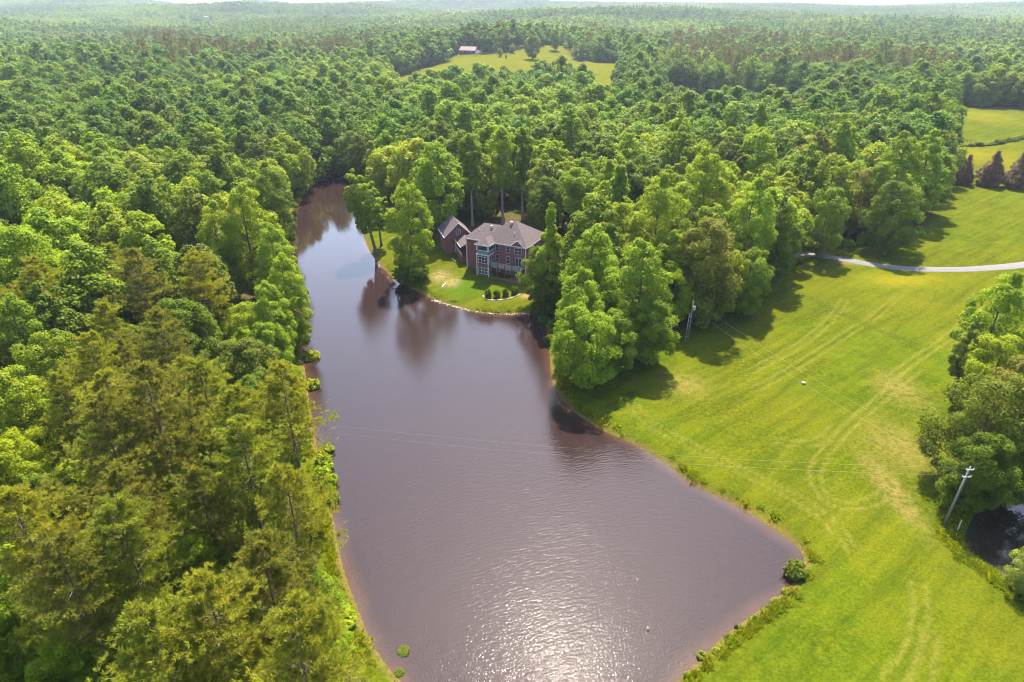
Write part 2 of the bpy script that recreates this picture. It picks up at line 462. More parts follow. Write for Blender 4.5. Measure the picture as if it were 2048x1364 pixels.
def ground_material():
    m, nt, nd, lk, bs = nt_new('meadow_and_woodland_floor')
    tc = N(nd, 'ShaderNodeNewGeometry')
    pos = tc.outputs['Position']
    def noise(scale, detail=5.0, rough=0.6, dist=0.0):
        n = N(nd, 'ShaderNodeTexNoise', i_Scale=scale, i_Detail=detail, i_Roughness=rough, i_Distortion=dist)
        lk.new(pos, n.inputs['Vector'])
        return n.outputs['Fac']
    def at(nm):
        return N(nd, 'ShaderNodeAttribute', attribute_name=nm).outputs['Fac']
    fine = noise(3.2, 8.0, 0.75)
    mid = noise(0.35, 6.0, 0.65, 0.4)
    big = noise(0.035, 4.0, 0.6)
    grass = ramp(nd, lk, mid, [(0.28, (0.0362, 0.0593, 0.0033)), (0.48, (0.0529, 0.0719, 0.0033)), (0.72, (0.0726, 0.0828, 0.0039))])
    grass = mixc(nd, lk, ramp(nd, lk, big, [(0.4, (0, 0, 0)), (0.66, (0.75,) * 3)]), grass, (0.0741, 0.0750, 0.0045))
    mpg = N(nd, 'ShaderNodeMapping')
    mpg.vector_type = 'TEXTURE'
    mpg.inputs['Rotation'].default_value = (0, 0, math.radians(38))
    mpg.inputs['Scale'].default_value = (10.0, 1.0, 1)
    lk.new(pos, mpg.inputs['Vector'])
    stn = N(nd, 'ShaderNodeTexNoise', i_Scale=0.55, i_Detail=5.0, i_Roughness=0.6)
    lk.new(mpg.outputs[0], stn.inputs['Vector'])
    grass = mixc(nd, lk, 0.9, grass, ramp(nd, lk, stn.outputs['Fac'], [(0.34, (0.74, 0.80, 0.85)), (0.5, (1, 1, 1)), (0.68, (1.25, 1.16, 1.1))]), 'MULTIPLY')
    tus = ramp(nd, lk, noise(1.7, 6.0, 0.7), [(0.42, (0.62, 0.72, 0.8)), (0.56, (1, 1, 1))])
    grass = mixc(nd, lk, ramp(nd, lk, noise(0.06, 3.0), [(0.45, (0.1,) * 3), (0.6, (0.9,) * 3)]), grass, mixc(nd, lk, 1.0, grass, tus, 'MULTIPLY'))
    grass = mixc(nd, lk, maths(nd, lk, 'MULTIPLY', at('flower'), ramp(nd, lk, noise(0.12, 5.0, 0.65), [(0.3, (0.1,) * 3), (0.6, (0.85,) * 3)])), grass, (0.135, 0.118, 0.006))
    dryf = maths(nd, lk, 'MULTIPLY', at('dry'), ramp(nd, lk, noise(0.9, 7.0, 0.7), [(0.36, (0, 0, 0)), (0.6, (1, 1, 1))]), clamp=True)
    grass = mixc(nd, lk, dryf, grass, (0.1287, 0.1024, 0.0279))
    grass = mixc(nd, lk, maths(nd, lk, 'MULTIPLY', at('mown'), 0.8), grass, (0.0390, 0.0800, 0.0043))
    lf = maths(nd, lk, 'MULTIPLY', at('lush'), ramp(nd, lk, noise(1.1), [(0.35, (0, 0, 0)), (0.6, (1, 1, 1))]))
    grass = mixc(nd, lk, maths(nd, lk, 'MULTIPLY', lf, 0.8), grass, (0.0390, 0.0480, 0.0112))
    tf = maths(nd, lk, 'MULTIPLY', at('track'), ramp(nd, lk, noise(0.7), [(0.3, (0.25,) * 3), (0.62, (0.70,) * 3)]))
    grass = mixc(nd, lk, tf, grass, (0.1131, 0.1024, 0.0198))
    floor = ramp(nd, lk, mid, [(0.3, (0.0390, 0.0320, 0.0124)), (0.5, (0.0585, 0.0480, 0.0174)), (0.7, (0.0429, 0.0600, 0.0112))])
    wf = maths(nd, lk, 'ADD', at('wood'), maths(nd, lk, 'MULTIPLY', maths(nd, lk, 'SUBTRACT', noise(0.6), 0.5), 0.9), clamp=True)
    wf = ramp(nd, lk, wf, [(0.38, (0, 0, 0)), (0.62, (1, 1, 1))])
    col = mixc(nd, lk, wf, grass, floor)
    df = maths(nd, lk, 'MULTIPLY', at('dirt'), ramp(nd, lk, noise(0.8, 6.0, 0.7), [(0.38, (0, 0, 0)), (0.55, (1, 1, 1))]))
    col = mixc(nd, lk, df, col, (0.1287, 0.0840, 0.0384))
    sf_ = maths(nd, lk, 'MULTIPLY', at('sand'), ramp(nd, lk, noise(1.2, 7.0, 0.7), [(0.3, (0, 0, 0)), (0.6, (1, 1, 1))]))
    col = mixc(nd, lk, sf_, col, (0.2184, 0.1520, 0.0744))
    cf = maths(nd, lk, 'MULTIPLY', at('clay'), ramp(nd, lk, noise(0.5, 6.0, 0.7), [(0.34, (0.25,) * 3), (0.6, (1, 1, 1))]))
    col = mixc(nd, lk, cf, col, (0.1170, 0.0720, 0.0322))
    fv = ramp(nd, lk, fine, [(0.25, (0.52,) * 3), (0.5, (1.0,) * 3), (0.78, (1.5,) * 3)])
    col = mixc(nd, lk, 1.0, col, fv, 'MULTIPLY')
    lk.new(col, bs.inputs['Base Color'])
    bs.inputs['Roughness'].default_value = 0.9
    bs.inputs['Specular IOR Level'].default_value = 0.0
    b = N(nd, 'ShaderNodeBump', i_Strength=0.9, i_Distance=0.22)
    hsum = maths(nd, lk, 'ADD', maths(nd, lk, 'MULTIPLY', fine, 0.6), maths(nd, lk, 'MULTIPLY', noise(0.9, 6.0, 0.65), 1.1))
    lk.new(hsum, b.inputs['Height'])
    lk.new(b.outputs[0], bs.inputs['Normal'])
    return m
terrain_me.materials.append(ground_material())
tag(link('ground', terrain_me), 'green meadow and woodland floor rolling out to the horizon', kind='structure')

# ------------------------------------------------------------------ water
def water_material(name, deep, shallow, ripple=1.0, ior=1.36):
    m, nt, nd, lk, bs = nt_new(name)
    g = N(nd, 'ShaderNodeNewGeometry')
    sh = N(nd, 'ShaderNodeAttribute', attribute_name='shore').outputs['Fac']
    wob = N(nd, 'ShaderNodeTexNoise', i_Scale=0.12, i_Detail=4.0)
    lk.new(g.outputs['Position'], wob.inputs['Vector'])
    sw = maths(nd, lk, 'ADD', sh, maths(nd, lk, 'MULTIPLY', maths(nd, lk, 'SUBTRACT', wob.outputs['Fac'], 0.5), 3.0))
    f = N(nd, 'ShaderNodeMapRange', i_From_Min=-2.2, i_From_Max=0.6, i_To_Min=0.0, i_To_Max=1.0, interpolation_type='SMOOTHSTEP')
    lk.new(sw, f.inputs['Value'])
    lk.new(mixc(nd, lk, f.outputs[0], deep, shallow), bs.inputs['Base Color'])
    bs.inputs['Roughness'].default_value = 0.022
    bs.inputs['IOR'].default_value = ior
    # wind ripples: crests run across the view, slightly skewed
    mp = N(nd, 'ShaderNodeMapping')
    mp.vector_type = 'TEXTURE'
    mp.inputs['Rotation'].default_value = (0, 0, math.radians(16))
    mp.inputs['Scale'].default_value = (1.2, 0.33, 1)
    lk.new(g.outputs['Position'], mp.inputs['Vector'])
    n1 = N(nd, 'ShaderNodeTexNoise', i_Scale=1.0, i_Detail=1.5, i_Roughness=0.5, i_Distortion=0.3)
    lk.new(mp.outputs[0], n1.inputs['Vector'])
    n2 = N(nd, 'ShaderNodeTexNoise', i_Scale=4.2, i_Detail=1.5, i_Roughness=0.5)
    lk.new(g.outputs['Position'], n2.inputs['Vector'])
    big = N(nd, 'ShaderNodeTexNoise', i_Scale=0.045, i_Detail=3.0)
    lk.new(g.outputs['Position'], big.inputs['Vector'])
    sy = N(nd, 'ShaderNodeSeparateXYZ'); lk.new(g.outputs['Position'], sy.inputs[0])
    calm = N(nd, 'ShaderNodeMapRange', i_From_Min=85.0, i_From_Max=150.0, i_To_Min=1.0, i_To_Max=0.14)
    lk.new(sy.outputs['Y'], calm.inputs['Value'])
    gust = N(nd, 'ShaderNodeMapRange', i_From_Min=0.35, i_From_Max=0.65, i_To_Min=0.65, i_To_Max=1.2)
    lk.new(big.outputs['Fac'], gust.inputs['Value'])
    h = maths(nd, lk, 'ADD', maths(nd, lk, 'MULTIPLY', n1.outputs['Fac'], 0.034), maths(nd, lk, 'MULTIPLY', n2.outputs['Fac'], 0.027))
    h = maths(nd, lk, 'MULTIPLY', maths(nd, lk, 'MULTIPLY', h, calm.outputs[0]), maths(nd, lk, 'MULTIPLY', gust.outputs[0], ripple))
    b = N(nd, 'ShaderNodeBump', i_Strength=1.0, i_Distance=1.0)
    lk.new(h, b.inputs['Height'])
    lk.new(b.outputs[0], bs.inputs['Normal'])
    return m

def water_sheet(name, pg, step, mat, label):
    x0, y0 = pg.min(0) - 4; x1, y1 = pg.max(0) + 4
    gx, gy = np.meshgrid(np.arange(x0, x1, step), np.arange(y0, y1, step))
    s = sdist(gx.ravel(), gy.ravel(), pg)
    i = np.arange(gx.size).reshape(gx.shape)
    q = np.stack([i[:-1, :-1], i[:-1, 1:], i[1:, 1:], i[1:, :-1]], -1).reshape(-1, 4)
    q = q[s[q].min(1) < 1.2]
    used, inv = np.unique(q.ravel(), return_inverse=True)
    V = np.stack([gx.ravel()[used], gy.ravel()[used], np.zeros(len(used))], 1)
    me = mesh_np(name, V, inv.reshape(-1, 4), mat, smooth=True)
    a = me.attributes.new('shore', 'FLOAT', 'POINT')
    a.data.foreach_set('value', s[used].astype(np.float32))
    return tag(link(name, me), label, kind='structure')

water_sheet('lake', LAKE, 1.0, water_material('lake_water', (0.0185, 0.0102, 0.0098), (0.048, 0.025, 0.014)), 'muddy brown lake rippled by the wind with sun glitter')
water_sheet('pond', POND, 1.0, water_material('pond_water', (0.017, 0.013, 0.008), (0.03, 0.024, 0.015), 0.15, 1.4), 'small dark pond beside the meadow')

# ------------------------------------------------------------------ driveway
def ribbon(name, line, w, lift, mat, label, kind='structure'):
    d = np.gradient(line, axis=0)
    n = np.stack([-d[:, 1], d[:, 0]], 1) / np.hypot(d[:, 0], d[:, 1])[:, None]
    V, Qd = [], []
    k = 5
    for i, (p, q) in enumerate(zip(line, n)):
        for j in range(k):
            t = (j / (k - 1) - 0.5) * w
            x, y = p + q * t
            V.append((x, y, gz(x, y) + lift + (0.05 if 0 < j < k - 1 else -0.10)))
    for i in range(len(line) - 1):
        for j in range(k - 1):
            Qd.append((i * k + j, i * k + j + 1, (i + 1) * k + j + 1, (i + 1) * k + j))
    return tag(link(name, mesh_np(name, V, Qd, mat)), label, kind=kind)
ribbon('driveway', ROAD, 3.4, 0.10, plain('driveway_asphalt', (0.115, 0.108, 0.112), 0.9, 0.16, 1.5, 0.2), 'pale grey driveway curving through the meadow into the trees')

# ------------------------------------------------------------------ tree shapes
def tube_np(pts, rad, n=6):
    pts = np.asarray(pts, float); m = len(pts)
    V = np.zeros((m, n, 3))
    t = np.linspace(0, 2 * math.pi, n, endpoint=False)
    for i in range(m):
        d = pts[min(i + 1, m - 1)] - pts[max(i - 1, 0)]
        d /= max(np.linalg.norm(d), 1e-6)
        a = np.cross(d, [0.31, 0.95, 0.05]); a /= np.linalg.norm(a)
        b = np.cross(d, a)
        V[i] = pts[i] + rad[i] * (np.cos(t)[:, None] * a + np.sin(t)[:, None] * b)
    q = [(i * n + k, i * n + (k + 1) % n, (i + 1) * n + (k + 1) % n, (i + 1) * n + k) for i in range(m - 1) for k in range(n)]
    return V.reshape(-1, 3), np.array(q)

def join(parts):
    V, Qs, off = [], [], 0
    for v, q in parts:
        V.append(v); Qs.append(q + off); off += len(v)
    return np.concatenate(V), np.concatenate(Qs)

def quads(C, Nn, size, aspect, r, curl=0.25):
    """leaf sprays: a four cornered, slightly folded blade at each C facing Nn"""
    n = len(C)
    Nn = Nn / np.maximum(np.linalg.norm(Nn, axis=1, keepdims=True), 1e-6)
    a = np.cross(Nn, r.normal(size=(n, 3))); a /= np.maximum(np.linalg.norm(a, axis=1, keepdims=True), 1e-6)
    b = np.cross(Nn, a)
    s = (size * r.uniform(0.6, 1.35, n))[:, None]
    w = s * aspect
    fold = Nn * s * curl * r.uniform(-1, 1, n)[:, None]
    V = np.stack([C - a * s * 0.55, C - b * w * r.uniform(0.35, 0.65, n)[:, None] + fold, C + a * s * 0.55, C + b * w * r.uniform(0.35, 0.65, n)[:, None] + fold], 1).reshape(-1, 3)
    return V, np.arange(n * 4).reshape(-1, 4)

PROF = {
    'round':     lambda t: np.sqrt(np.clip(1 - (2 * t - 0.95) ** 2, 0.03, 1)),
    'oval':      lambda t: np.clip(np.sin(np.pi * np.clip(t * 0.93 + 0.06, 0, 1)) ** 0.62, 0.1, 1),
    'spreading': lambda t: np.clip(np.sqrt(np.clip(1 - (1.75 * t - 0.75) ** 2, 0.03, 1)), 0.12, 1),
    'conical':   lambda t: np.clip((1 - t ** 1.5) ** 0.85 * (0.6 + 0.4 * np.clip(t / 0.16, 0, 1)), 0.12, 1),
    'column':    lambda t: np.clip(np.sin(np.pi * np.clip(t * 0.9 + 0.08, 0, 1)) ** 0.45, 0.15, 1),
    'ragged':    lambda t: np.clip(np.sin(np.pi * np.clip(t * 0.92 + 0.05, 0, 1)) ** 0.5 * (0.72 + 0.28 * np.sin(9 * t + 1)), 0.12, 1),
}

def broadleaf(seed, H, R, cb, shape, nl, leaves, leaf, branches=True, lob=(0.22, 0.36)):
    r = np.random.default_rng(seed)
    z0 = H * cb
    hc = H - z0
    prof = PROF[shape]
    # lobes over the crown's skin
    t = r.uniform(0, 1, nl * 8)
    t = t[r.uniform(0, 1, len(t)) < prof(t) * 0.8 + 0.2][:nl]
    ang = np.arange(len(t)) * 2.39996 + r.normal(0, 0.5, len(t))
    wob = 1 + 0.16 * np.sin(2 * ang + seed) + 0.12 * np.sin(3 * ang + 2.1 * seed)
    lr = R * r.uniform(lob[0], lob[1], len(t)) * (0.72 + 0.28 * prof(t))
    rad = np.maximum(prof(t) * R * wob - lr * 0.75, 0) * np.where(r.uniform(size=len(t)) < 0.2, r.uniform(0.2, 0.7, len(t)), r.uniform(0.86, 1.08, len(t)))
    C = np.stack([np.cos(ang) * rad, np.sin(ang) * rad, z0 + t * (hc - lr * 0.6) + r.normal(0, 0.2, len(t))], 1)
    tl = r.uniform(0.1, 0.9, len(t))
    n = max(4, int(leaves / len(t)))
    d = r.normal(size=(len(t), n * 2, 3))
    d /= np.linalg.norm(d, axis=2, keepdims=True)
    out = C - np.array([0, 0, z0 + hc * 0.4]); out /= np.linalg.norm(out, axis=1, keepdims=True) + 1e-6
    bias = (d * out[:, None]).sum(2) * 0.6 + d[:, :, 2] * 0.5
    keep = bias > r.uniform(-0.9, 0.5, bias.shape)
    shell = r.uniform(0.55, 1.08, bias.shape) ** 0.6
    # knobbly surface: each lobe carries smaller bumps
    bump = 1 + 0.16 * np.sin(d[:, :, 0] * 7 + tl[:, None] * 9) * np.sin(d[:, :, 1] * 7 + tl[:, None] * 23) + 0.1 * np.sin(d[:, :, 2] * 9)
    pos = C[:, None] + d * (lr[:, None] * shell * bump)[:, :, None] * np.array([1, 1, 0.78])
    pos, dd = pos[keep], d[keep]
    tint = np.repeat(tl[:, None], n * 2, 1)[keep] * 0.5 + r.uniform(0, 0.5, len(pos))
    if len(pos) > leaves:
        sel = r.choice(len(pos), leaves, replace=False)
        pos, dd, tint = pos[sel], dd[sel], tint[sel]
    nrm = dd * 0.85 + r.normal(size=pos.shape) * 0.38 + np.array([0, 0, 0.55])
    V, Qd = quads(pos, nrm, leaf, 0.8, r)
    crown = (V, Qd, np.clip(tint, 0, 1))
    # trunk and limbs
    r0 = 0.016 * H + 0.06
    bend = r.normal(0, 0.012 * H, 2)
    hs = np.linspace(0, 1, 8)
    tp = np.stack([bend[0] * np.sin(hs * 2.2), bend[1] * np.sin(hs * 2.2), hs * H * 0.86], 1)
    parts = [tube_np(tp, r0 * (1.0 - 0.86 * hs) * np.where(hs == 0, 1.35, 1), 7)]
    if branches:
        for i in r.choice(len(C), min(len(C), 22), replace=False):
            c = C[i]
            hz = max(min(c[2] - np.hypot(c[0], c[1]) * 0.75, H * 0.8), z0 * 0.75)
            s0 = np.array([np.interp(hz, tp[:, 2], tp[:, 0]), np.interp(hz, tp[:, 2], tp[:, 1]), hz])
            m1 = s0 * 0.45 + c * 0.55 + np.array([0, 0, -0.25])
            rr = r0 * 0.36 * (1 - 0.6 * hz / H)
            parts.append(tube_np([s0, m1, c], [rr, rr * 0.6, rr * 0.2], 4))
    return crown, join(parts)

def pine(seed, H, R, cb, nb, tuft_n, needles, nlen, nwid, droop=0.0):
    r = np.random.default_rng(seed)
    r0 = 0.011 * H + 0.06
    hs = np.linspace(0, 1, 9)
    bend = r.normal(0, 0.013 * H, 2)
    tp = np.stack([bend[0] * np.sin(hs * 2), bend[1] * np.sin(hs * 2), hs * H], 1)
    wood_parts = [tube_np(tp, r0 * (1.02 - 0.97 * hs), 7)]
    TC, TD, TT = [], [], []
    z0 = cb * H
    for k in range(nb):
        t = ((k + r.uniform(0, 0.8)) / nb) ** 0.92
        z = z0 + t * (H - z0) * 0.985
        a = k * 2.39996 + r.normal(0, 0.35)
        L = R * np.clip((1 - t ** 2.8) ** 0.75 * (0.6 + 0.4 * min(1, t / 0.22)), 0.20, 1) * r.uniform(0.5, 1.2)
        el = 0.10 + 0.42 * t + r.normal(0, 0.13) - droop
        s0 = np.array([np.interp(z, tp[:, 2], tp[:, 0]), np.interp(z, tp[:, 2], tp[:, 1]), z])
        dh = np.array([math.cos(a), math.sin(a), 0])
        end = s0 + dh * L * math.cos(el) + np.array([0, 0, L * math.sin(el)])
        midp = (s0 + end) / 2 + np.array([0, 0, -0.06 * L])
        rb = r0 * 0.20 * (1 - 0.6 * t) + 0.012
        wood_parts.append(tube_np([s0, midp, end], [rb, rb * 0.7, rb * 0.25], 4))
        tb = r.uniform(0, 1)
        nt_ = max(3, int(tuft_n * (0.35 + 0.65 * L / R)))
        u = r.uniform(0.28, 1.03, nt_)
        side = r.normal(0, 0.26, nt_) * L * (0.35 + 0.65 * u) * 0.75
        perp = np.array([-dh[1], dh[0], 0])
        base = s0 + (midp - s0) * np.minimum(u * 2, 1)[:, None] + (end - midp) * np.maximum(u * 2 - 1, 0)[:, None]
        c = base + perp * side[:, None] + np.array([0, 0, 1.0]) * (r.normal(0.06, 0.12, nt_) + 0.10 * np.abs(side))[:, None]
        TC.append(c)
        TD.append(dh * 0.7 + perp * (side / (0.5 * L + 0.1))[:, None] * 0.8 + np.array([0, 0, 0.55]) + r.normal(0, 0.2, (nt_, 3)))
        TT.append(np.full(nt_, tb * 0.55) + r.uniform(0, 0.45, nt_))
    C = np.concatenate(TC); D = np.concatenate(TD); tt = np.concatenate(TT)
    D /= np.linalg.norm(D, axis=1, keepdims=True)
    C = np.repeat(C, needles, 0); D = np.repeat(D, needles, 0); tt = np.repeat(tt, needles)
    n = len(C)
    dirs = D * 0.9 + r.normal(size=(n, 3)) * 0.48
    dirs /= np.linalg.norm(dirs, axis=1, keepdims=True)
    w = np.cross(dirs, r.normal(size=(n, 3))); w /= np.linalg.norm(w, axis=1, keepdims=True)
    ln = nlen * r.uniform(0.65, 1.25, n)[:, None]
    V = np.stack([C - w * nwid * 0.4, C + dirs * ln * 0.6 - w * nwid * 0.6, C + dirs * ln, C + dirs * ln * 0.55 + w * nwid * 0.6], 1).reshape(-1, 3)
    return (V, np.arange(n * 4).reshape(-1, 4), np.clip(tt + r.normal(0, 0.06, n), 0, 1)), join(wood_parts)

def proto(name, gen, leafm, barkm=BARK):
    (v, q, t), (tv, tq) = gen
    return mesh_np(name + '_crown', v, q, leafm, tint=t), mesh_np(name + '_trunk', tv, tq, barkm, smooth=True)

SHAPES = {  # name: (H, R, crown base, profile)
    'round': (16.0, 5.6, 0.10, 'round'), 'oval': (19.0, 5.0, 0.08, 'oval'), 'spreading': (15.5, 6.6, 0.14, 'spreading'),
    'conical': (20.0, 4.3, 0.03, 'conical'), 'tall': (24.0, 5.0, 0.40, 'ragged'), 'slim': (18.0, 3.0, 0.30, 'column'),
}
BL = {}
_lv = LEAF['mid green']
for i, (k, (H_, R_, cb_, pf_)) in enumerate(SHAPES.items()):
    BL[k] = {
        'near': [proto(k, broadleaf(11 + i * 7 + j, H_, R_, cb_, pf_, 110, 27000, 0.27, lob=(0.15, 0.29)), _lv) for j in range(2 if k in ('round', 'oval', 'spreading', 'conical') else 1)],
        'mid': [proto(k, broadleaf(61 + i * 7 + j, H_, R_, cb_, pf_, 80, 10500, 0.46, lob=(0.18, 0.33)), _lv) for j in range(2)],
    }
PN = {
    'near': [proto('pine', pine(5 + j, H_, R_, cb_, 66, 38, 16, 0.48, 0.054), LEAF['pine olive']) for j, (H_, R_, cb_) in enumerate(((22, 5.2, 0.38), (20, 4.8, 0.32), (23, 5.0, 0.42)))],
    'mid': [proto('pine', pine(25 + j, 21, 4.3, 0.4, 46, 18, 9, 0.72, 0.11), LEAF['pine olive']) for j in range(2)],
}

# ------------------------------------------------------------------ planting
used_xy = []          # x, y, radius of every tree already planted

def plant(name, protos, mat, x, y, sc, rz, label, cat, group, bark=None, zs=1.0, z=None, tilt=(0, 0)):
    t = empty(name, (x, y, (gz(x, y) if z is None else z) - 0.15), rz, label, cat, group)
    cm, tm = protos
    tr = link('trunk', tm, t)
    cr = link('crown', cm, t)
    cr.material_slots[0].link = 'OBJECT'
    cr.material_slots[0].material = mat
    if bark is not None:
        tr.material_slots[0].link = 'OBJECT'
        tr.material_slots[0].material = bark
    t.scale = (sc, sc, sc * zs)
    t.rotation_euler = (tilt[0], tilt[1], rz)
    return t

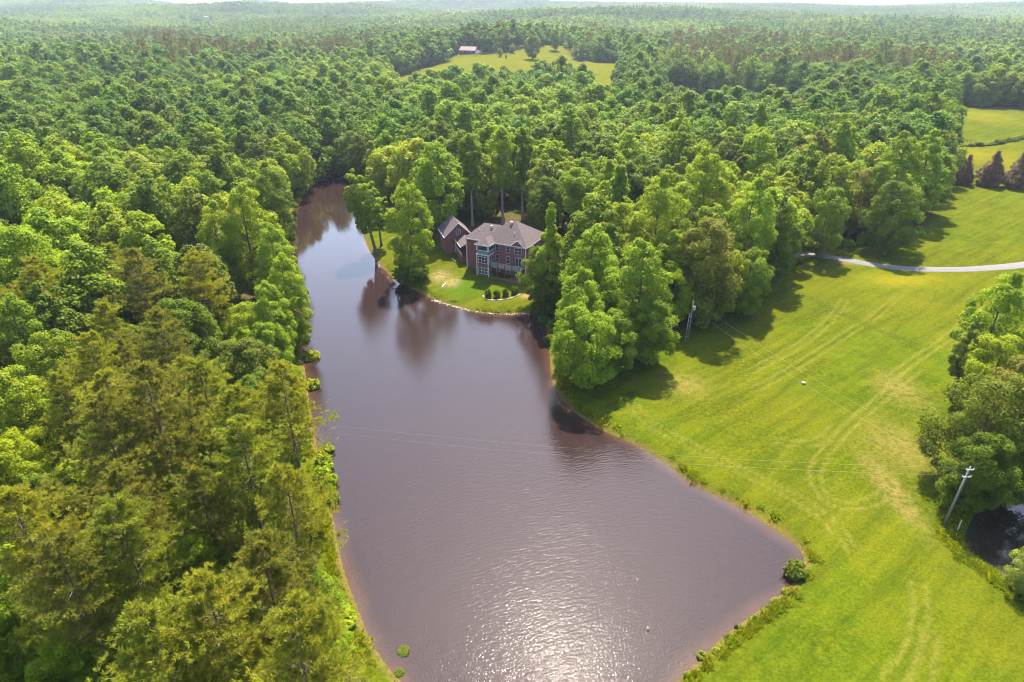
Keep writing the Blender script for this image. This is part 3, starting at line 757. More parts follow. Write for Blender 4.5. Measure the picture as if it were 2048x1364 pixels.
# single trees read off the photograph: crown centre (px, py), shape, colour, crown radius in px, label[, height stretch]
HERO = [
    # left woods, foreground: pines
    (232, 545, 'pine', 'pine olive', 0, 'olive pine with its pointed top rising at the back of the left pine stand'),
    (290, 605, 'pine', 'pine brown', 0, 'brown-tinged pine just behind the centre of the left pine stand'),
    (398, 590, 'pine', 'pine olive', 0, 'olive pine with layered drooping boughs beside the small grassy gap'),
    (225, 655, 'pine', 'pine olive', 0, 'olive pine on the left border of the pine stand, below the pointed one'),
    (335, 705, 'pine', 'pine brown', 0, 'brownish pine directly left of the small grassy gap in the woods'),
    (205, 745, 'pine', 'pine olive', 0, 'broad olive pine with grey-brown needles, next to the round tree at the photo edge'),
    (405, 795, 'pine', 'pine olive', 0, 'olive pine standing below the small grassy gap'),
    (240, 850, 'pine', 'pine olive', 0, 'olive pine in the middle row on the left side of the pine stand'),
    (585, 835, 'pine', 'pine olive', 0, 'tall olive pine leaning over the water on the left bank with bare lower trunk'),
    (490, 860, 'pine', 'pine olive', 0, 'olive pine one row inland from the pine that leans over the water'),
    (330, 890, 'pine', 'pine brown', 0, 'brown-needled pine at the very centre of the left pine stand'),
    (235, 940, 'pine', 'pine brown', 0, 'brown pine with bare twigs showing, left of the thinning pine'),
    (405, 1010, 'pine', 'pine brown', 0, 'thinning brown pine with grey bare branches above the bright young tree'),
    (500, 960, 'pine', 'pine olive', 0, 'olive pine between the thinning brown pine and the bank'),
    (585, 1045, 'pine', 'pine olive', 0, 'olive pine near the bank beside the strip of bare clay'),
    (275, 1110, 'pine', 'pine olive', 0, 'olive pine left of the bright yellow-green young tree'),
    (85, 1140, 'pine', 'pine olive', 0, 'olive pine at the lower left with a leaning pale trunk'),
    (150, 1180, 'pine', 'pine brown', 0, 'brown-tinged pine right beside the lower left olive pine'),
    (555, 1180, 'pine', 'pine brown', 0, 'brownish pine right of the bright yellow-green young tree'),
    (450, 1300, 'pine', 'pine olive', 0, 'broad olive pine cut by the bottom edge, below the bright young tree'),
    (600, 1345, 'pine', 'pine olive', 0, 'olive pine cut by the bottom edge closest to the lake'),
    (330, 1345, 'pine', 'pine olive', 0, 'olive pine cut by the bottom edge, left of the broad one'),
    # left woods, foreground: broadleaves
    (70, 565, 'round', 'fresh green', 80, 'large round bright tree at the left photo edge beside the pine stand'),
    (55, 695, 'oval', 'mid green', 55, 'leaning oval green tree at the left edge below the large round one'),
    (35, 830, 'round', 'bright yellow-green', 70, 'yellow-green tree at the left photo edge halfway down'),
    (110, 850, 'spreading', 'fresh green', 60, 'spreading green tree between left photo edge and pine stand'),
    (45, 940, 'spreading', 'fresh green', 70, 'spreading tree at the left edge under the yellow-green one'),
    (110, 1010, 'round', 'olive', 55, 'olive-yellow round tree beside the brown pines at the left edge'),
    (25, 1060, 'round', 'mid green', 60, 'mid green round tree at the left edge above the lower left pine'),
    (405, 1155, 'oval', 'bright yellow-green', 55, 'bright yellow-green young tree glowing among the lower pines'),
    (490, 1140, 'round', 'fresh green', 40, 'small fresh green tree touching the bright young tree on its right'),
    (240, 1250, 'round', 'bright yellow-green', 70, 'bright rounded tree near the bottom, left of the broad olive pine'),
    (40, 1260, 'round', 'mid green', 65, 'blue-green round tree low at the left photo edge'),
    (140, 1335, 'spreading', 'fresh green', 70, 'spreading green tree cut by the bottom edge near the left corner'),
    (20, 1345, 'round', 'dark green', 60, 'darker green tree in the very bottom left corner'),
    (545, 650, 'oval', 'bright yellow-green', 45, 'yellow-green oval tree on the left bank right of the grassy gap'),
    (540, 705, 'round', 'fresh green', 45, 'low fresh green tree on the left bank just below the oval one'),
    (590, 600, 'oval', 'fresh green', 45, 'fresh green tree overhanging the water halfway along the left bank'),
    (600, 660, 'round', 'mid green', 30, 'small mid green tree at the waterline of the left bank'),
    (500, 480, 'oval', 'bright yellow-green', 55, 'sunlit yellow-green tree above the left bank near the narrow lake arm'),
    (445, 500, 'oval', 'bright yellow-green', 48, 'yellow-green tree behind the layered pine'),
    (555, 540, 'oval', 'fresh green', 45, 'fresh green tree on the bank opposite the twin slim trees'),
    (440, 570, 'round', 'dark green', 40, 'dark green tree shading the top of the grassy gap'),
    (380, 470, 'round', 'bronze-tinged', 45, 'bronze-tinged tree at the back of the left pine stand'),
    (545, 420, 'oval', 'dark green', 45, 'dark green tree standing at the mouth of the narrow lake arm'),
    # by the house
    (816, 452, 'oval', 'fresh green', 46, 'large green tree on the lawn left of the brick house'),
    (825, 345, 'round', 'bright yellow-green', 68, 'big yellow-green tree behind the lawn with a pale forked trunk'),
    (945, 452, 'tall', 'mid green', 280, 'tall tree with a long bare pale trunk behind the wing of the house'),
    (1006, 447, 'tall', 'fresh green', 272, 'tall fresh green tree directly behind the main house roof'),
    (1045, 440, 'tall', 'mid green', 268, 'tall mid green tree behind the right part of the house roof'),
    (1093, 410, 'round', 'dark green', 38, 'round dark green tree behind the right end of the house'),
    (1146, 488, 'tall', 'fresh green', 345, 'loose tall tree with thin trunk beside the bare yard right of the house'),
    (1100, 508, 'conical', 'fresh green', 42, 'pointed cone-shaped tree covering the right end of the house'),
    (1086, 545, 'round', 'dark green', 40, 'dark rounded tree in front of the deck at the right end of the house'),
    (1128, 575, 'round', 'olive', 40, 'olive rounded tree below the cone-shaped one by the water'),
    (1078, 600, 'round', 'dark green', 26, 'low dark green tree at the water by the lawn end'),
    (1215, 405, 'oval', 'mid green', 40, 'mid green tree standing behind the bright waterside group'),
    # clump between the lake and the meadow
    (1185, 560, 'oval', 'fresh green', 62, 'fresh green oval tree at the upper left of the waterside clump'),
    (1160, 630, 'oval', 'bright yellow-green', 55, 'yellow-green tree leaning over the water at the clump corner'),
    (1168, 690, 'round', 'fresh green', 66, 'wide low tree at the near corner of the waterside clump beside the boat'),
    (1230, 680, 'round', 'mid green', 52, 'mid green tree right of the near corner of the clump'),
    (1275, 590, 'oval', 'fresh green', 64, 'tall fresh green oval tree in the middle of the waterside clump'),
    (1300, 655, 'round', 'mid green', 56, 'rounded green tree at the meadow side of the clump left of the pole'),
    (1255, 480, 'round', 'fresh green', 55, 'round tree with dense crown behind the tall oval one in the clump'),
    (1315, 470, 'oval', 'bright yellow-green', 60, 'tall yellow-green tree at the top of the waterside clump'),
    (1400, 415, 'oval', 'bright yellow-green', 62, 'very light yellow-green tree standing above the bronze-tinged oak'),
    (1415, 535, 'round', 'bronze-tinged', 70, 'large bronze-tinged oak behind the pole with the grey transformer'),
    (1370, 500, 'oval', 'olive', 42, 'olive tree squeezed between the bronze oak and the yellow-green tree'),
    (1500, 470, 'oval', 'fresh green', 55, 'tall oval light green tree right of the bronze oak'),
    (1500, 560, 'round', 'mid green', 45, 'round green tree at the meadow edge below the tall light one'),
    (1555, 480, 'oval', 'dark green', 42, 'dark tree over the shaded mouth of the driveway'),
    (1625, 345, 'round', 'bronze-tinged', 55, 'brownish round oak at the crest of the right wood'),
    (1670, 320, 'oval', 'bright yellow-green', 50, 'bright yellow-green tree behind the brownish oaks'),
    (1715, 400, 'round', 'bronze-tinged', 45, 'golden brown oak just left of the last big trees at the meadow'),
    (1650, 440, 'round', 'mid green', 45, 'mid green tree directly above the driveway mouth'),
    (1785, 370, 'oval', 'mid green', 55, 'big oval green tree in the last clump before the open meadow'),
    (1845, 350, 'oval', 'fresh green', 42, 'oval green tree at the outer corner of the wood by the red cedars'),
    (1790, 430, 'round', 'dark green', 48, 'dark low tree at the foot of the last clump by the meadow'),
    (1590, 300, 'round', 'fresh green', 45, 'fresh green round tree at the crest left of the brownish oak'),
    (1855, 245, 'round', 'dark green', 48, 'dark round tree at the wood corner beyond the red cedars'),
    (1396, 556, 'round', 'mid green', 50, 'mid green round tree behind the pole, half in front of the bronze oak'),
    (1345, 588, 'round', 'fresh green', 46, 'fresh green round tree between the clump and the bronze oak'),
    (1455, 560, 'round', 'fresh green', 44, 'fresh green round tree right behind the transformer pole, at the meadow'),
    (1215, 632, 'round', 'bright yellow-green', 46, 'yellow-green round tree in the heart of the waterside clump'),
    (1340, 545, 'oval', 'fresh green', 48, 'fresh green oval tree in the upper right of the waterside clump'),
    # right edge
    (1985, 745, 'round', 'fresh green', 62, 'fresh green round tree at the right edge between the yellow-green and golden trees'),
    (1990, 665, 'oval', 'bright yellow-green', 62, 'bright yellow-green tree at the right photo edge above the golden oak'),
    (1930, 720, 'slim', 'pale green', 26, 'slender pale tree at the left side of the right edge clump'),
    (1975, 850, 'spreading', 'olive', 94, 'wide golden olive oak at the right edge beside the dark pond'),
    (1955, 940, 'round', 'dark green', 60, 'dark green tree overhanging the pond behind the leaning pole'),
    (2040, 800, 'round', 'bronze-tinged', 70, 'bronze oak cut by the right photo edge'),
    (2045, 930, 'round', 'dark green', 60, 'dark tree cut by the right photo edge above the pond'),
    (2060, 1140, 'round', 'pale green', 38, 'small pale yellow-green tree at the near shore of the pond'),
]
BASEH = {k: v[0] for k, v in SHAPES.items()}
BASER = {k: v[1] for k, v in SHAPES.items()}
counts = {'broadleaf_tree': 0, 'pine_tree': 0}
hi = 0
for (px, py, shp, colr, rpx, label) in HERO:
    hi += 1
    if shp == 'pine':
        zc = 14.5
        x, y = P(px, py, zc)
        if sdist(np.array([x]), np.array([y]), LAKE)[0] < 1.0:
            x -= 2.5
        plant('pine_tree', PN['near'][hi % 3], LEAF[colr], x, y, random.uniform(0.88, 1.06), random.uniform(0, 6.28), label, 'pine tree', 'pines of the left stand')
        counts['pine_tree'] += 1
        used_xy.append((x, y, 3.6))
        continue
    H_, R_ = BASEH[shp], BASER[shp]
    zc = 10.0
    hz_ = 1.02 if (1110 < px < 1360 and py > 540) else 1.16
    if shp == 'tall':                  # trunk base pixel and, in place of the radius, the pixel row of its top
        for _ in range(4):
            x, y = P(px, py, zc if _ else 3.0)
            zc = gz(x, y)
        dep = proj(x, y, zc)[2]
        hgt = (py - rpx) * dep / F / math.cos(PITCH - 0.1)
        sc = 0.95; hz_ = hgt / (H_ * sc)
    for _ in range(0 if shp == 'tall' else 4):
        x, y = P(px, py, zc)
        dep = proj(x, y, zc)[2]
        sc = float(np.clip(rpx * dep / F / R_, 0.35, 1.35))
        zc = gz(x, y) + H_ * sc * hz_ * 0.52
    s_ = sdist(np.array([x]), np.array([y]), LAKE)[0]
    if s_ < 0.6:                       # stands on the bank, not in the water
        gx_ = (sdist(np.array([x + .5]), np.array([y]), LAKE)[0] - s_) * 2
        gy_ = (sdist(np.array([x]), np.array([y + .5]), LAKE)[0] - s_) * 2
        x += gx_ * (0.9 - s_); y += gy_ * (0.9 - s_)
    lod = 'near' if dep < 185 else 'mid'
    pl = BL[shp][lod]
    bark = BARK_PALE if shp in ('tall',) or 'pale forked' in label else None
    plant('broadleaf_tree', pl[hi % len(pl)], LEAF[colr], x, y, sc, random.uniform(0, 6.28), label, 'tree', None, bark, zs=hz_)
    counts['broadleaf_tree'] += 1
    used_xy.append((x, y, R_ * sc))

# twin slim trees on the lawn point
for i, (bx, by, sc, lab) in enumerate([(754, 511, 1.30, 'left one of the twin slim trees on the lawn point, nearer the water'), (763, 492, 0.92, 'right one of the twin slim trees on the lawn point, further from the water')]):
    x, y = P(bx, by, gz(*P(bx, by, 0.8)))
    plant('slim_tree', BL['slim']['near'][0], LEAF['fresh green'], x, y, sc, 0.0, lab, 'tree', 'twin trees on the lawn point', tilt=(0.0, -0.17 if i == 0 else -0.04))
    used_xy.append((x, y, 3))

def allowed(x, y, margin_field=3.0, margin_lake=2.0):
    ok = (sdist(x, y, LAKE) > margin_lake) & (sdist(x, y, POND) > 1.5)
    for pg, mg in ((FIELD, margin_field), (FIELD2, 2.0), (FIELD3, 1.0), (LAWN, 2.0), (GAP, 0.5), (YARD, 2.0)):
        ok &= sdist(x, y, pg) > mg
    ok &= np.hypot((x - BARN[0]) / 22, (y - BARN[1] + 30) / 48) > 1
    ok &= line_dist(x, y, ROAD) > 4.0
    ok &= np.hypot(x - HOUSE_R[0], y - HOUSE_R[1]) > 15
    ok &= np.hypot(x - POLE1[0], y - POLE1[1] - 2) > 9
    ok &= np.hypot(x - HOUSE_C[0], y - HOUSE_C[1] - 9) > 14
    return ok

def hexgrid(x0, x1, y0, y1, sp, jit):
    gx, gy = np.meshgrid(np.arange(float(x0), x1, sp), np.arange(float(y0), y1, sp * 0.87))
    gx[1::2] += sp / 2
    return (gx + rng.uniform(-jit, jit, gx.shape) * sp).ravel(), (gy + rng.uniform(-jit, jit, gy.shape) * sp).ravel()

gx, gy = hexgrid(-440, 440, 24, 480, 10.4, 0.30)
z_ = ground_z(gx, gy)
px_, py_, dp_ = proj(gx, gy, z_ + 10)
m = (px_ > -160) & (px_ < 2210) & (py_ < 1480) & (py_ > 60)
gx, gy, px_, py_ = gx[m], gy[m], px_[m], py_[m]
m = allowed(gx, gy) & ~((gy < 46) & (gx > -26))
gx, gy, px_, py_ = gx[m], gy[m], px_[m], py_[m]
order = np.argsort(np.hypot(gx, gy))
cells = []
for i in order:
    x, y = gx[i], gy[i]
    if any((x - a) ** 2 + (y - b) ** 2 < (0.60 * (rr + 5.2)) ** 2 for a, b, rr in used_xy):
        continue
    cells.append((x, y, px_[i], py_[i]))
print('auto cells', len(cells))

def zone(x, y, px, py):
    """where a forest tree stands, told by things in the photograph"""
    s = float(sdist(np.array([x]), np.array([y]), LAKE)[0])
    fd = float(sdist(np.array([x]), np.array([y]), FIELD)[0])
    if px > 1900 and y < 130:
        return 'in the clump at the right photo edge'
    if fd < 9:
        return 'at the wood edge along the meadow below the driveway' if y < 165 else 'at the wood edge along the meadow above the driveway'
    if px < 700 and s < 9:
        return 'on the left bank beside the pines' if y < 110 else 'on the left bank of the narrow lake arm'
    if px < 690 and y < 105:
        return 'among the pines left of the lake'
    if px < 690 and y < 175:
        return 'left of the lake behind the pine stand' if px > 330 else 'at the left photo edge above the round tree'
    if px < 690:
        return 'deep in the woods left of the narrow lake arm' if px > 340 else 'deep in the woods toward the upper left'
    if s < 12 and y > 170:
        return 'around the far tip of the narrow lake arm'
    if px < 900:
        return 'behind the lake arm left of the house'
    if px < 1150:
        return 'in the tall woods right behind the brick house' if y < 225 else 'two or more rows behind the brick house'
    if px < 1500:
        return 'in the woods between the house and the bronze oak' if y < 215 else 'in the woods up beyond the bronze oak'
    return 'in the right wood above the driveway' if y < 230 else 'in the right wood just below the far pasture'

pal_edge = ['fresh green', 'mid green', 'dark green', 'bright yellow-green', 'mid green']
pal_wood = ['mid green', 'fresh green', 'dark green', 'bright yellow-green', 'mid green', 'olive', 'fresh green', 'dark green', 'fresh green', 'mid green', 'pale green', 'fresh green']
rest = []
for (x, y, px, py) in cells:
    if counts['broadleaf_tree'] >= 298:
        rest.append((x, y)); continue
    zn = zone(x, y, px, py)
    d = math.hypot(x, y)
    if zn.startswith('among the pines') and random.random() < 0.6:
        colr = random.choice(['pine olive', 'pine olive', 'pine brown'])
        word = 'brown-needled' if 'brown' in colr else 'olive'
        plant('pine_tree', random.choice(PN['near']), LEAF[colr], x, y, random.uniform(0.72, 0.98), random.uniform(0, 6.28),
              f'{word} pine half hidden between the larger pines left of the lake', 'pine tree', 'smaller pines of the left stand')
        counts['pine_tree'] += 1
        continue
    edge = 'edge' in zn
    shp = random.choices(['round', 'oval', 'spreading', 'conical', 'tall'], [4, 3.2, 3.4, 0.35, 2.0 if 'behind the brick' in zn else 0.4])[0]
    colr = random.choice(pal_edge if edge or zn.startswith('among') else pal_wood)
    sc = random.uniform(1.0, 1.42) * (0.75 if zn.startswith('among') or 'left bank beside' in zn else 1.0)
    if shp == 'tall': sc *= 0.8
    pl = BL[shp]['near' if d < 125 else 'mid']
    plant('broadleaf_tree', random.choice(pl), LEAF[colr], x, y, sc, random.uniform(0, 6.28),
          f'{colr} {shp} tree {zn}' if shp != 'tall' else f'{colr} tall thin-trunked tree {zn}', 'tree', 'trees ' + zn, zs=random.uniform(0.92, 1.12))
    counts['broadleaf_tree'] += 1
    used_xy.append((x, y, BASER[shp] * sc))
gx, gy = hexgrid(-75, 5, 26, 118, 5.4, 0.35)
px_, py_, _ = proj(gx, gy, ground_z(gx, gy) + 4)
m = (px_ > -120) & (px_ < 660) & (py_ < 1480) & allowed(gx, gy, margin_lake=2.5)
for x, y, px in zip(gx[m], gy[m], px_[m]):
    if any((x - a) ** 2 + (y - b) ** 2 < (0.55 * rr + 1.2) ** 2 for a, b, rr in used_xy if rr > 3.7): continue
    colr = random.choice(['fresh green', 'bright yellow-green', 'mid green', 'fresh green'])
    plant('young_tree', random.choice(BL[random.choice(['round', 'oval', 'spreading'])]['near']), LEAF[colr], x, y, random.uniform(0.38, 0.62), random.uniform(0, 6.28),
          f'{colr} young tree in the ' + ('bottom' if y < 48 else 'lower' if y < 70 else 'upper') + ' pine stand ' + ('at the far left' if px < 180 else 'near the lake' if px > 440 else 'between the big pines'), 'tree', 'young trees under the pines')
    counts['young'] = counts.get('young', 0) + 1
print(counts, 'rest', len(rest))

# ------------------------------------------------------------------ woods beyond the single trees: geometry-node scatter
def scatter(name, pts, variants, label):
    """pts: x, y, z, variant, scale, rotation, lean"""
    lib = bpy.data.collections.new(name + '_library')
    for k, me in enumerate(variants):
        lib.objects.link(bpy.data.objects.new('%s_sort_%02d' % (name, k), me))
    pts = np.asarray(pts, float)
    me = bpy.data.meshes.new(name)
    me.vertices.add(len(pts)); me.vertices.foreach_set('co', pts[:, :3].astype(np.float32).ravel())
    for nm, typ, colm in (('sort', 'INT', 3), ('size', 'FLOAT', 4), ('turn', 'FLOAT', 5)):
        a = me.attributes.new(nm, typ, 'POINT')
        a.data.foreach_set('value', pts[:, colm].astype(np.int32 if typ == 'INT' else np.float32))
    o = tag(link(name, me), label, kind='stuff')
    ng = bpy.data.node_groups.new(name + '_nodes', 'GeometryNodeTree')
    ng.interface.new_socket('Geometry', in_out='INPUT', socket_type='NodeSocketGeometry')
    ng.interface.new_socket('Geometry', in_out='OUTPUT', socket_type='NodeSocketGeometry')
    nd, lk = ng.nodes, ng.links
    gi, go = nd.new('NodeGroupInput'), nd.new('NodeGroupOutput')
    ci = nd.new('GeometryNodeCollectionInfo')
    ci.inputs['Collection'].default_value = lib
    ci.inputs['Separate Children'].default_value = True
    ci.inputs['Reset Children'].default_value = True
    ip = nd.new('GeometryNodeInstanceOnPoints')
    ip.inputs['Pick Instance'].default_value = True
    def named(nm, typ):
        n = nd.new('GeometryNodeInputNamedAttribute'); n.data_type = typ; n.inputs['Name'].default_value = nm
        return n.outputs['Attribute']
    lk.new(gi.outputs[0], ip.inputs['Points'])
    lk.new(ci.outputs[0], ip.inputs['Instance'])
    lk.new(named('sort', 'INT'), ip.inputs['Instance Index'])
    cx = nd.new('ShaderNodeCombineXYZ')
    lk.new(named('turn', 'FLOAT'), cx.inputs['Z'])
    er = nd.new('FunctionNodeEulerToRotation')
    lk.new(cx.outputs[0], er.inputs[0])
    lk.new(er.outputs[0], ip.inputs['Rotation'])
    lk.new(named('size', 'FLOAT'), ip.inputs['Scale'])
    lk.new(ip.outputs[0], go.inputs[0])
    md = o.modifiers.new('scatter', 'NODES')
    md.node_group = ng
    return o

def whole(gen, leafm):
    (v, q, t), (tv, tq) = gen
    me = mesh_np('tree', np.concatenate([v, tv]), np.concatenate([q, tq + len(v)]), leafm, tint=np.concatenate([t, np.zeros(len(tq))]))
    me.materials.append(BARK)
    mi = np.zeros(len(me.polygons), np.int32); mi[len(q):] = 1
    me.polygons.foreach_set('material_index', mi)
    return me

MIDV = [whole(broadleaf(200 + i, H_, R_, 0.05, pf, 62, 4600, 0.66, False, (0.20, 0.37)), LEAF_MIX)
        for i, (H_, R_, pf) in enumerate([(16, 6.2, 'round'), (18, 5.8, 'oval'), (15.5, 7.0, 'spreading'), (17.5, 5.4, 'oval'), (16.5, 6.0, 'round'), (19, 5.2, 'oval'), (16.5, 6.6, 'spreading')])]
MIDV += [whole(pine(300 + i, 21, 4.2, 0.3, 34, 10, 7, 1.1, 0.24), NEEDLE_MIX) for i in range(2)]
FARV = [whole(broadleaf(400 + i, H_, R_, 0.05, pf, 26, 700, 1.35, False, (0.26, 0.42)), LEAF_MIX)
        for i, (H_, R_, pf) in enumerate([(16, 6.2, 'round'), (18, 5.8, 'oval'), (15.5, 7.0, 'spreading'), (17, 5.6, 'round'), (19, 5.2, 'oval')])]
FARV += [whole(pine(500, 21, 4.2, 0.3, 26, 6, 4, 1.9, 0.5), NEEDLE_MIX)]

MIDV += [whole(broadleaf(600 + i, H_, R_, 0.05, pf, 62, 4600, 0.66, False, (0.20, 0.37)), m_) for i, (H_, R_, pf, m_) in enumerate([(17, 6.0, 'round', LEAF_BRIGHT), (20, 5.4, 'oval', LEAF_BRIGHT), (15.5, 6.8, 'spreading', LEAF_BRIGHT), (16, 6.2, 'round', LEAF_DEEP), (18, 6.0, 'oval', LEAF_DEEP), (15.5, 7.0, 'spreading', LEAF_DEEP)])]
FARV += [whole(broadleaf(650 + i, H_, R_, 0.05, pf, 26, 700, 1.35, False, (0.26, 0.42)), m_) for i, (H_, R_, pf, m_) in enumerate([(17, 6.0, 'round', LEAF_BRIGHT), (20, 5.4, 'oval', LEAF_BRIGHT), (16, 6.2, 'round', LEAF_DEEP), (18, 6.0, 'oval', LEAF_DEEP)])]
def stand(x, y):
    v = float(rolling(np.array([x * 1.0 + 900.0]), np.array([y * 0.7]), 300)[0]) + random.gauss(0, 0.28)
    return 1 if v > 0.28 else -1 if v < -0.28 else 0
pine_patches = [P(1430, 100, 20), P(1180, 75, 20), P(1390, 80, 20), P(420, 110, 18), P(1490, 130, 18), P(330, 75, 20), P(640, 100, 20), P(1750, 125, 18)]
def is_pine(x, y):
    v = rolling(x * 1.3 + 300, y, 260)
    p = v > 0.78
    for (a, b) in pine_patches:
        p |= ((x - a) / 58) ** 2 + ((y - b) / 60) ** 2 < 1
    return p

pts = []
for (x, y) in rest:
    pts.append((x, y, gz(x, y) - 0.2, random.choice({0: [0, 1, 2, 3, 4, 5, 6], 1: [9, 10, 11], -1: [12, 13, 14]}[stand(x, y)]), random.uniform(1.0, 1.5), random.uniform(0, 6.28)))
gx, gy = hexgrid(-1100, 1100, 230, 1260, 12.2, 0.34)
d = np.hypot(gx, gy)
pxx, pyy, _ = proj(gx, gy, ground_z(gx, gy) + 12)
m = (np.abs(pxx - 1024) < 1180) & (d < 1260) & ((d > 470) | (gy >= 480) | (np.abs(gx) > 440))
inner = (np.abs(gx) <= 440) & (gy < 480)
m &= ~inner
gx, gy, d = gx[m], gy[m], d[m]
m = allowed(gx, gy); gx, gy, d = gx[m], gy[m], d[m]
zz = ground_z(gx, gy)
ip_ = is_pine(gx, gy)
mid_pts, far_pts = [], []
for x, y, z, dd, pn in zip(gx, gy, zz, d, ip_):
    sc = random.uniform(0.9, 1.5)
    sd = stand(x, y)
    if dd < 620:
        mid_pts.append((x, y, z - 0.2, random.choice([7, 8, 7, 8, 0, 2, 4]) if pn else random.choice({0: [0, 1, 2, 3, 4, 5, 6], 1: [9, 10, 11], -1: [12, 13, 14]}[sd]), sc * (1.12 if sd < 0 else 0.88 if sd > 0 else 1), random.uniform(0, 6.28)))
    else:
        far_pts.append((x, y, z - 0.2, random.choice([5, 5, 5, 0, 2]) if pn else random.choice({0: [0, 1, 2, 3, 4], 1: [6, 7], -1: [8, 9]}[sd]), sc * (1.12 if sd < 0 else 0.88 if sd > 0 else 1), random.uniform(0, 6.28)))
scatter('middle_woods', pts + mid_pts, MIDV, 'mixed green woods stretching away behind the house and lake')
scatter('distant_woods', far_pts, FARV, 'hazy mixed woods beyond the far yellow-green pasture')

# patches of about thirty crowns for the horizon
def patch(seed, leafm=LEAF_MIX):
    r = np.random.default_rng(seed)
    V, Qs, T, off = [], [], [], 0
    for i in range(30):
        cx, cy = r.uniform(-30, 30, 2)
        pf = ['round', 'oval', 'spreading', 'conical'][r.integers(4)]
        (v, q, t), _ = broadleaf(int(r.integers(1e6)), r.uniform(14, 21), r.uniform(4.2, 6.2), 0.05, pf, 16, 70, 3.0, False, (0.24, 0.42))
        V.append(v + np.array([cx, cy, 0])); Qs.append(q + off); off += len(v)
        T.append(np.clip(t * 0.4 + r.uniform(0, 0.6), 0, 1))
    return mesh_np('tree_patch', np.concatenate(V), np.concatenate(Qs), leafm, tint=np.concatenate(T))
PATCH = [patch(900 + i) for i in range(3)] + [patch(910, LEAF_BRIGHT), patch(911, LEAF_DEEP), patch(912, LEAF_DEEP)]
gx, gy = hexgrid(-5600, 5600, 1150, 6300, 44, 0.35)
d = np.hypot(gx, gy)
m = (np.abs(gx) < gy * 0.86 + 60) & (d > 1240) & (d < 6400)
gx, gy = gx[m], gy[m]
clear = np.zeros(len(gx), bool)
for (cx, cy, rx, ry) in ((*P(420, 46, 20), 150, 160), (*P(1960, 34, 40), 1, 1)):
    clear |= ((gx - cx) / rx) ** 2 + ((gy - cy) / ry) ** 2 < 1
gx, gy = gx[~clear], gy[~clear]
zz = ground_z(gx, gy)
scatter('horizon_woods', np.stack([gx, gy, zz - 0.3, np.where((v_ := rolling(gx + 400.0, gy * 0.5, 900) + rng.normal(0, 0.25, len(gx))) > 0.3, 3, np.where(v_ < -0.2, rng.integers(4, 6, len(gx)), rng.integers(0, 3, len(gx)))), rng.uniform(0.85, 1.25, len(gx)), rng.uniform(0, 6.28, len(gx))], 1), PATCH, 'bluish woods rolling away to the horizon')
print('mid', len(mid_pts) + len(pts), 'far', len(far_pts), 'patches', len(gx))

# ------------------------------------------------------------------ air
hz = bpy.data.materials.new('summer_haze')
hz.use_nodes = True
hn = hz.node_tree.nodes
hn.remove(hn['Principled BSDF'])
pv = hn.new('ShaderNodeVolumePrincipled')
pv.inputs['Color'].default_value = (0.66, 0.76, 1.0, 1)
pv.inputs['Density'].default_value = 0.000072
pv.inputs['Anisotropy'].default_value = 0.25
hz.node_tree.links.new(pv.outputs[0], hn['Material Output'].inputs['Volume'])
hb = MB().box(-7600, 7600, -600, 7900, -6.0, 190.0)
tag(hb.build('haze', hz), 'thin summer haze over the countryside', kind='stuff')

# ------------------------------------------------------------------ brick house
def brick_material():
    m, nt, nd, lk, bs = nt_new('red_brick')
    tc = N(nd, 'ShaderNodeTexCoord')
    sp = N(nd, 'ShaderNodeSeparateXYZ'); lk.new(tc.outputs['Object'], sp.inputs[0])
    cb = N(nd, 'ShaderNodeCombineXYZ')
    lk.new(maths(nd, lk, 'ADD', sp.outputs['X'], sp.outputs['Y']), cb.inputs['X']); lk.new(sp.outputs['Z'], cb.inputs['Y'])
    bt = N(nd, 'ShaderNodeTexBrick', i_Scale=1.0)
    for k, v in (('Mortar Size', 0.006), ('Brick Width', 0.215), ('Row Height', 0.072)):
        bt.inputs[k].default_value = v
    bt.inputs['Color1'].default_value = (0.200, 0.050, 0.038, 1)
    bt.inputs['Color2'].default_value = (0.135, 0.034, 0.030, 1)
    bt.inputs['Mortar'].default_value = (0.17, 0.11, 0.10, 1)
    lk.new(cb.outputs[0], bt.inputs['Vector'])
    no = N(nd, 'ShaderNodeTexNoise', i_Scale=0.8, i_Detail=5.0)
    lk.new(tc.outputs['Object'], no.inputs['Vector'])
    lk.new(mixc(nd, lk, 1.0, bt.outputs['Color'], ramp(nd, lk, no.outputs['Fac'], [(0.3, (0.8,) * 3), (0.7, (1.2,) * 3)]), 'MULTIPLY'), bs.inputs['Base Color'])
    bs.inputs['Roughness'].default_value = 0.85
    return m
def shingle_material():
    m, nt, nd, lk, bs = nt_new('roof_shingle')
    tc = N(nd, 'ShaderNodeTexCoord')
    no = N(nd, 'ShaderNodeTexNoise', i_Scale=2.2, i_Detail=8.0, i_Roughness=0.7)
    lk.new(tc.outputs['Object'], no.inputs['Vector'])
    wv = N(nd, 'ShaderNodeTexWave', i_Scale=1.15, i_Distortion=1.2, wave_type='BANDS', bands_direction='Z')
    wv.inputs['Detail'].default_value = 3.0
    lk.new(tc.outputs['Object'], wv.inputs['Vector'])
    c = ramp(nd, lk, no.outputs['Fac'], [(0.28, (0.032, 0.021, 0.022)), (0.5, (0.053, 0.036, 0.038)), (0.74, (0.078, 0.056, 0.056))])
    lk.new(mixc(nd, lk, 0.18, c, wv.outputs['Color'], 'OVERLAY'), bs.inputs['Base Color'])
    bs.inputs['Roughness'].default_value = 0.9
    b = N(nd, 'ShaderNodeBump', i_Strength=0.4, i_Distance=0.03)
    lk.new(wv.outputs['Fac'], b.inputs['Height']); lk.new(b.outputs[0], bs.inputs['Normal'])
    return m
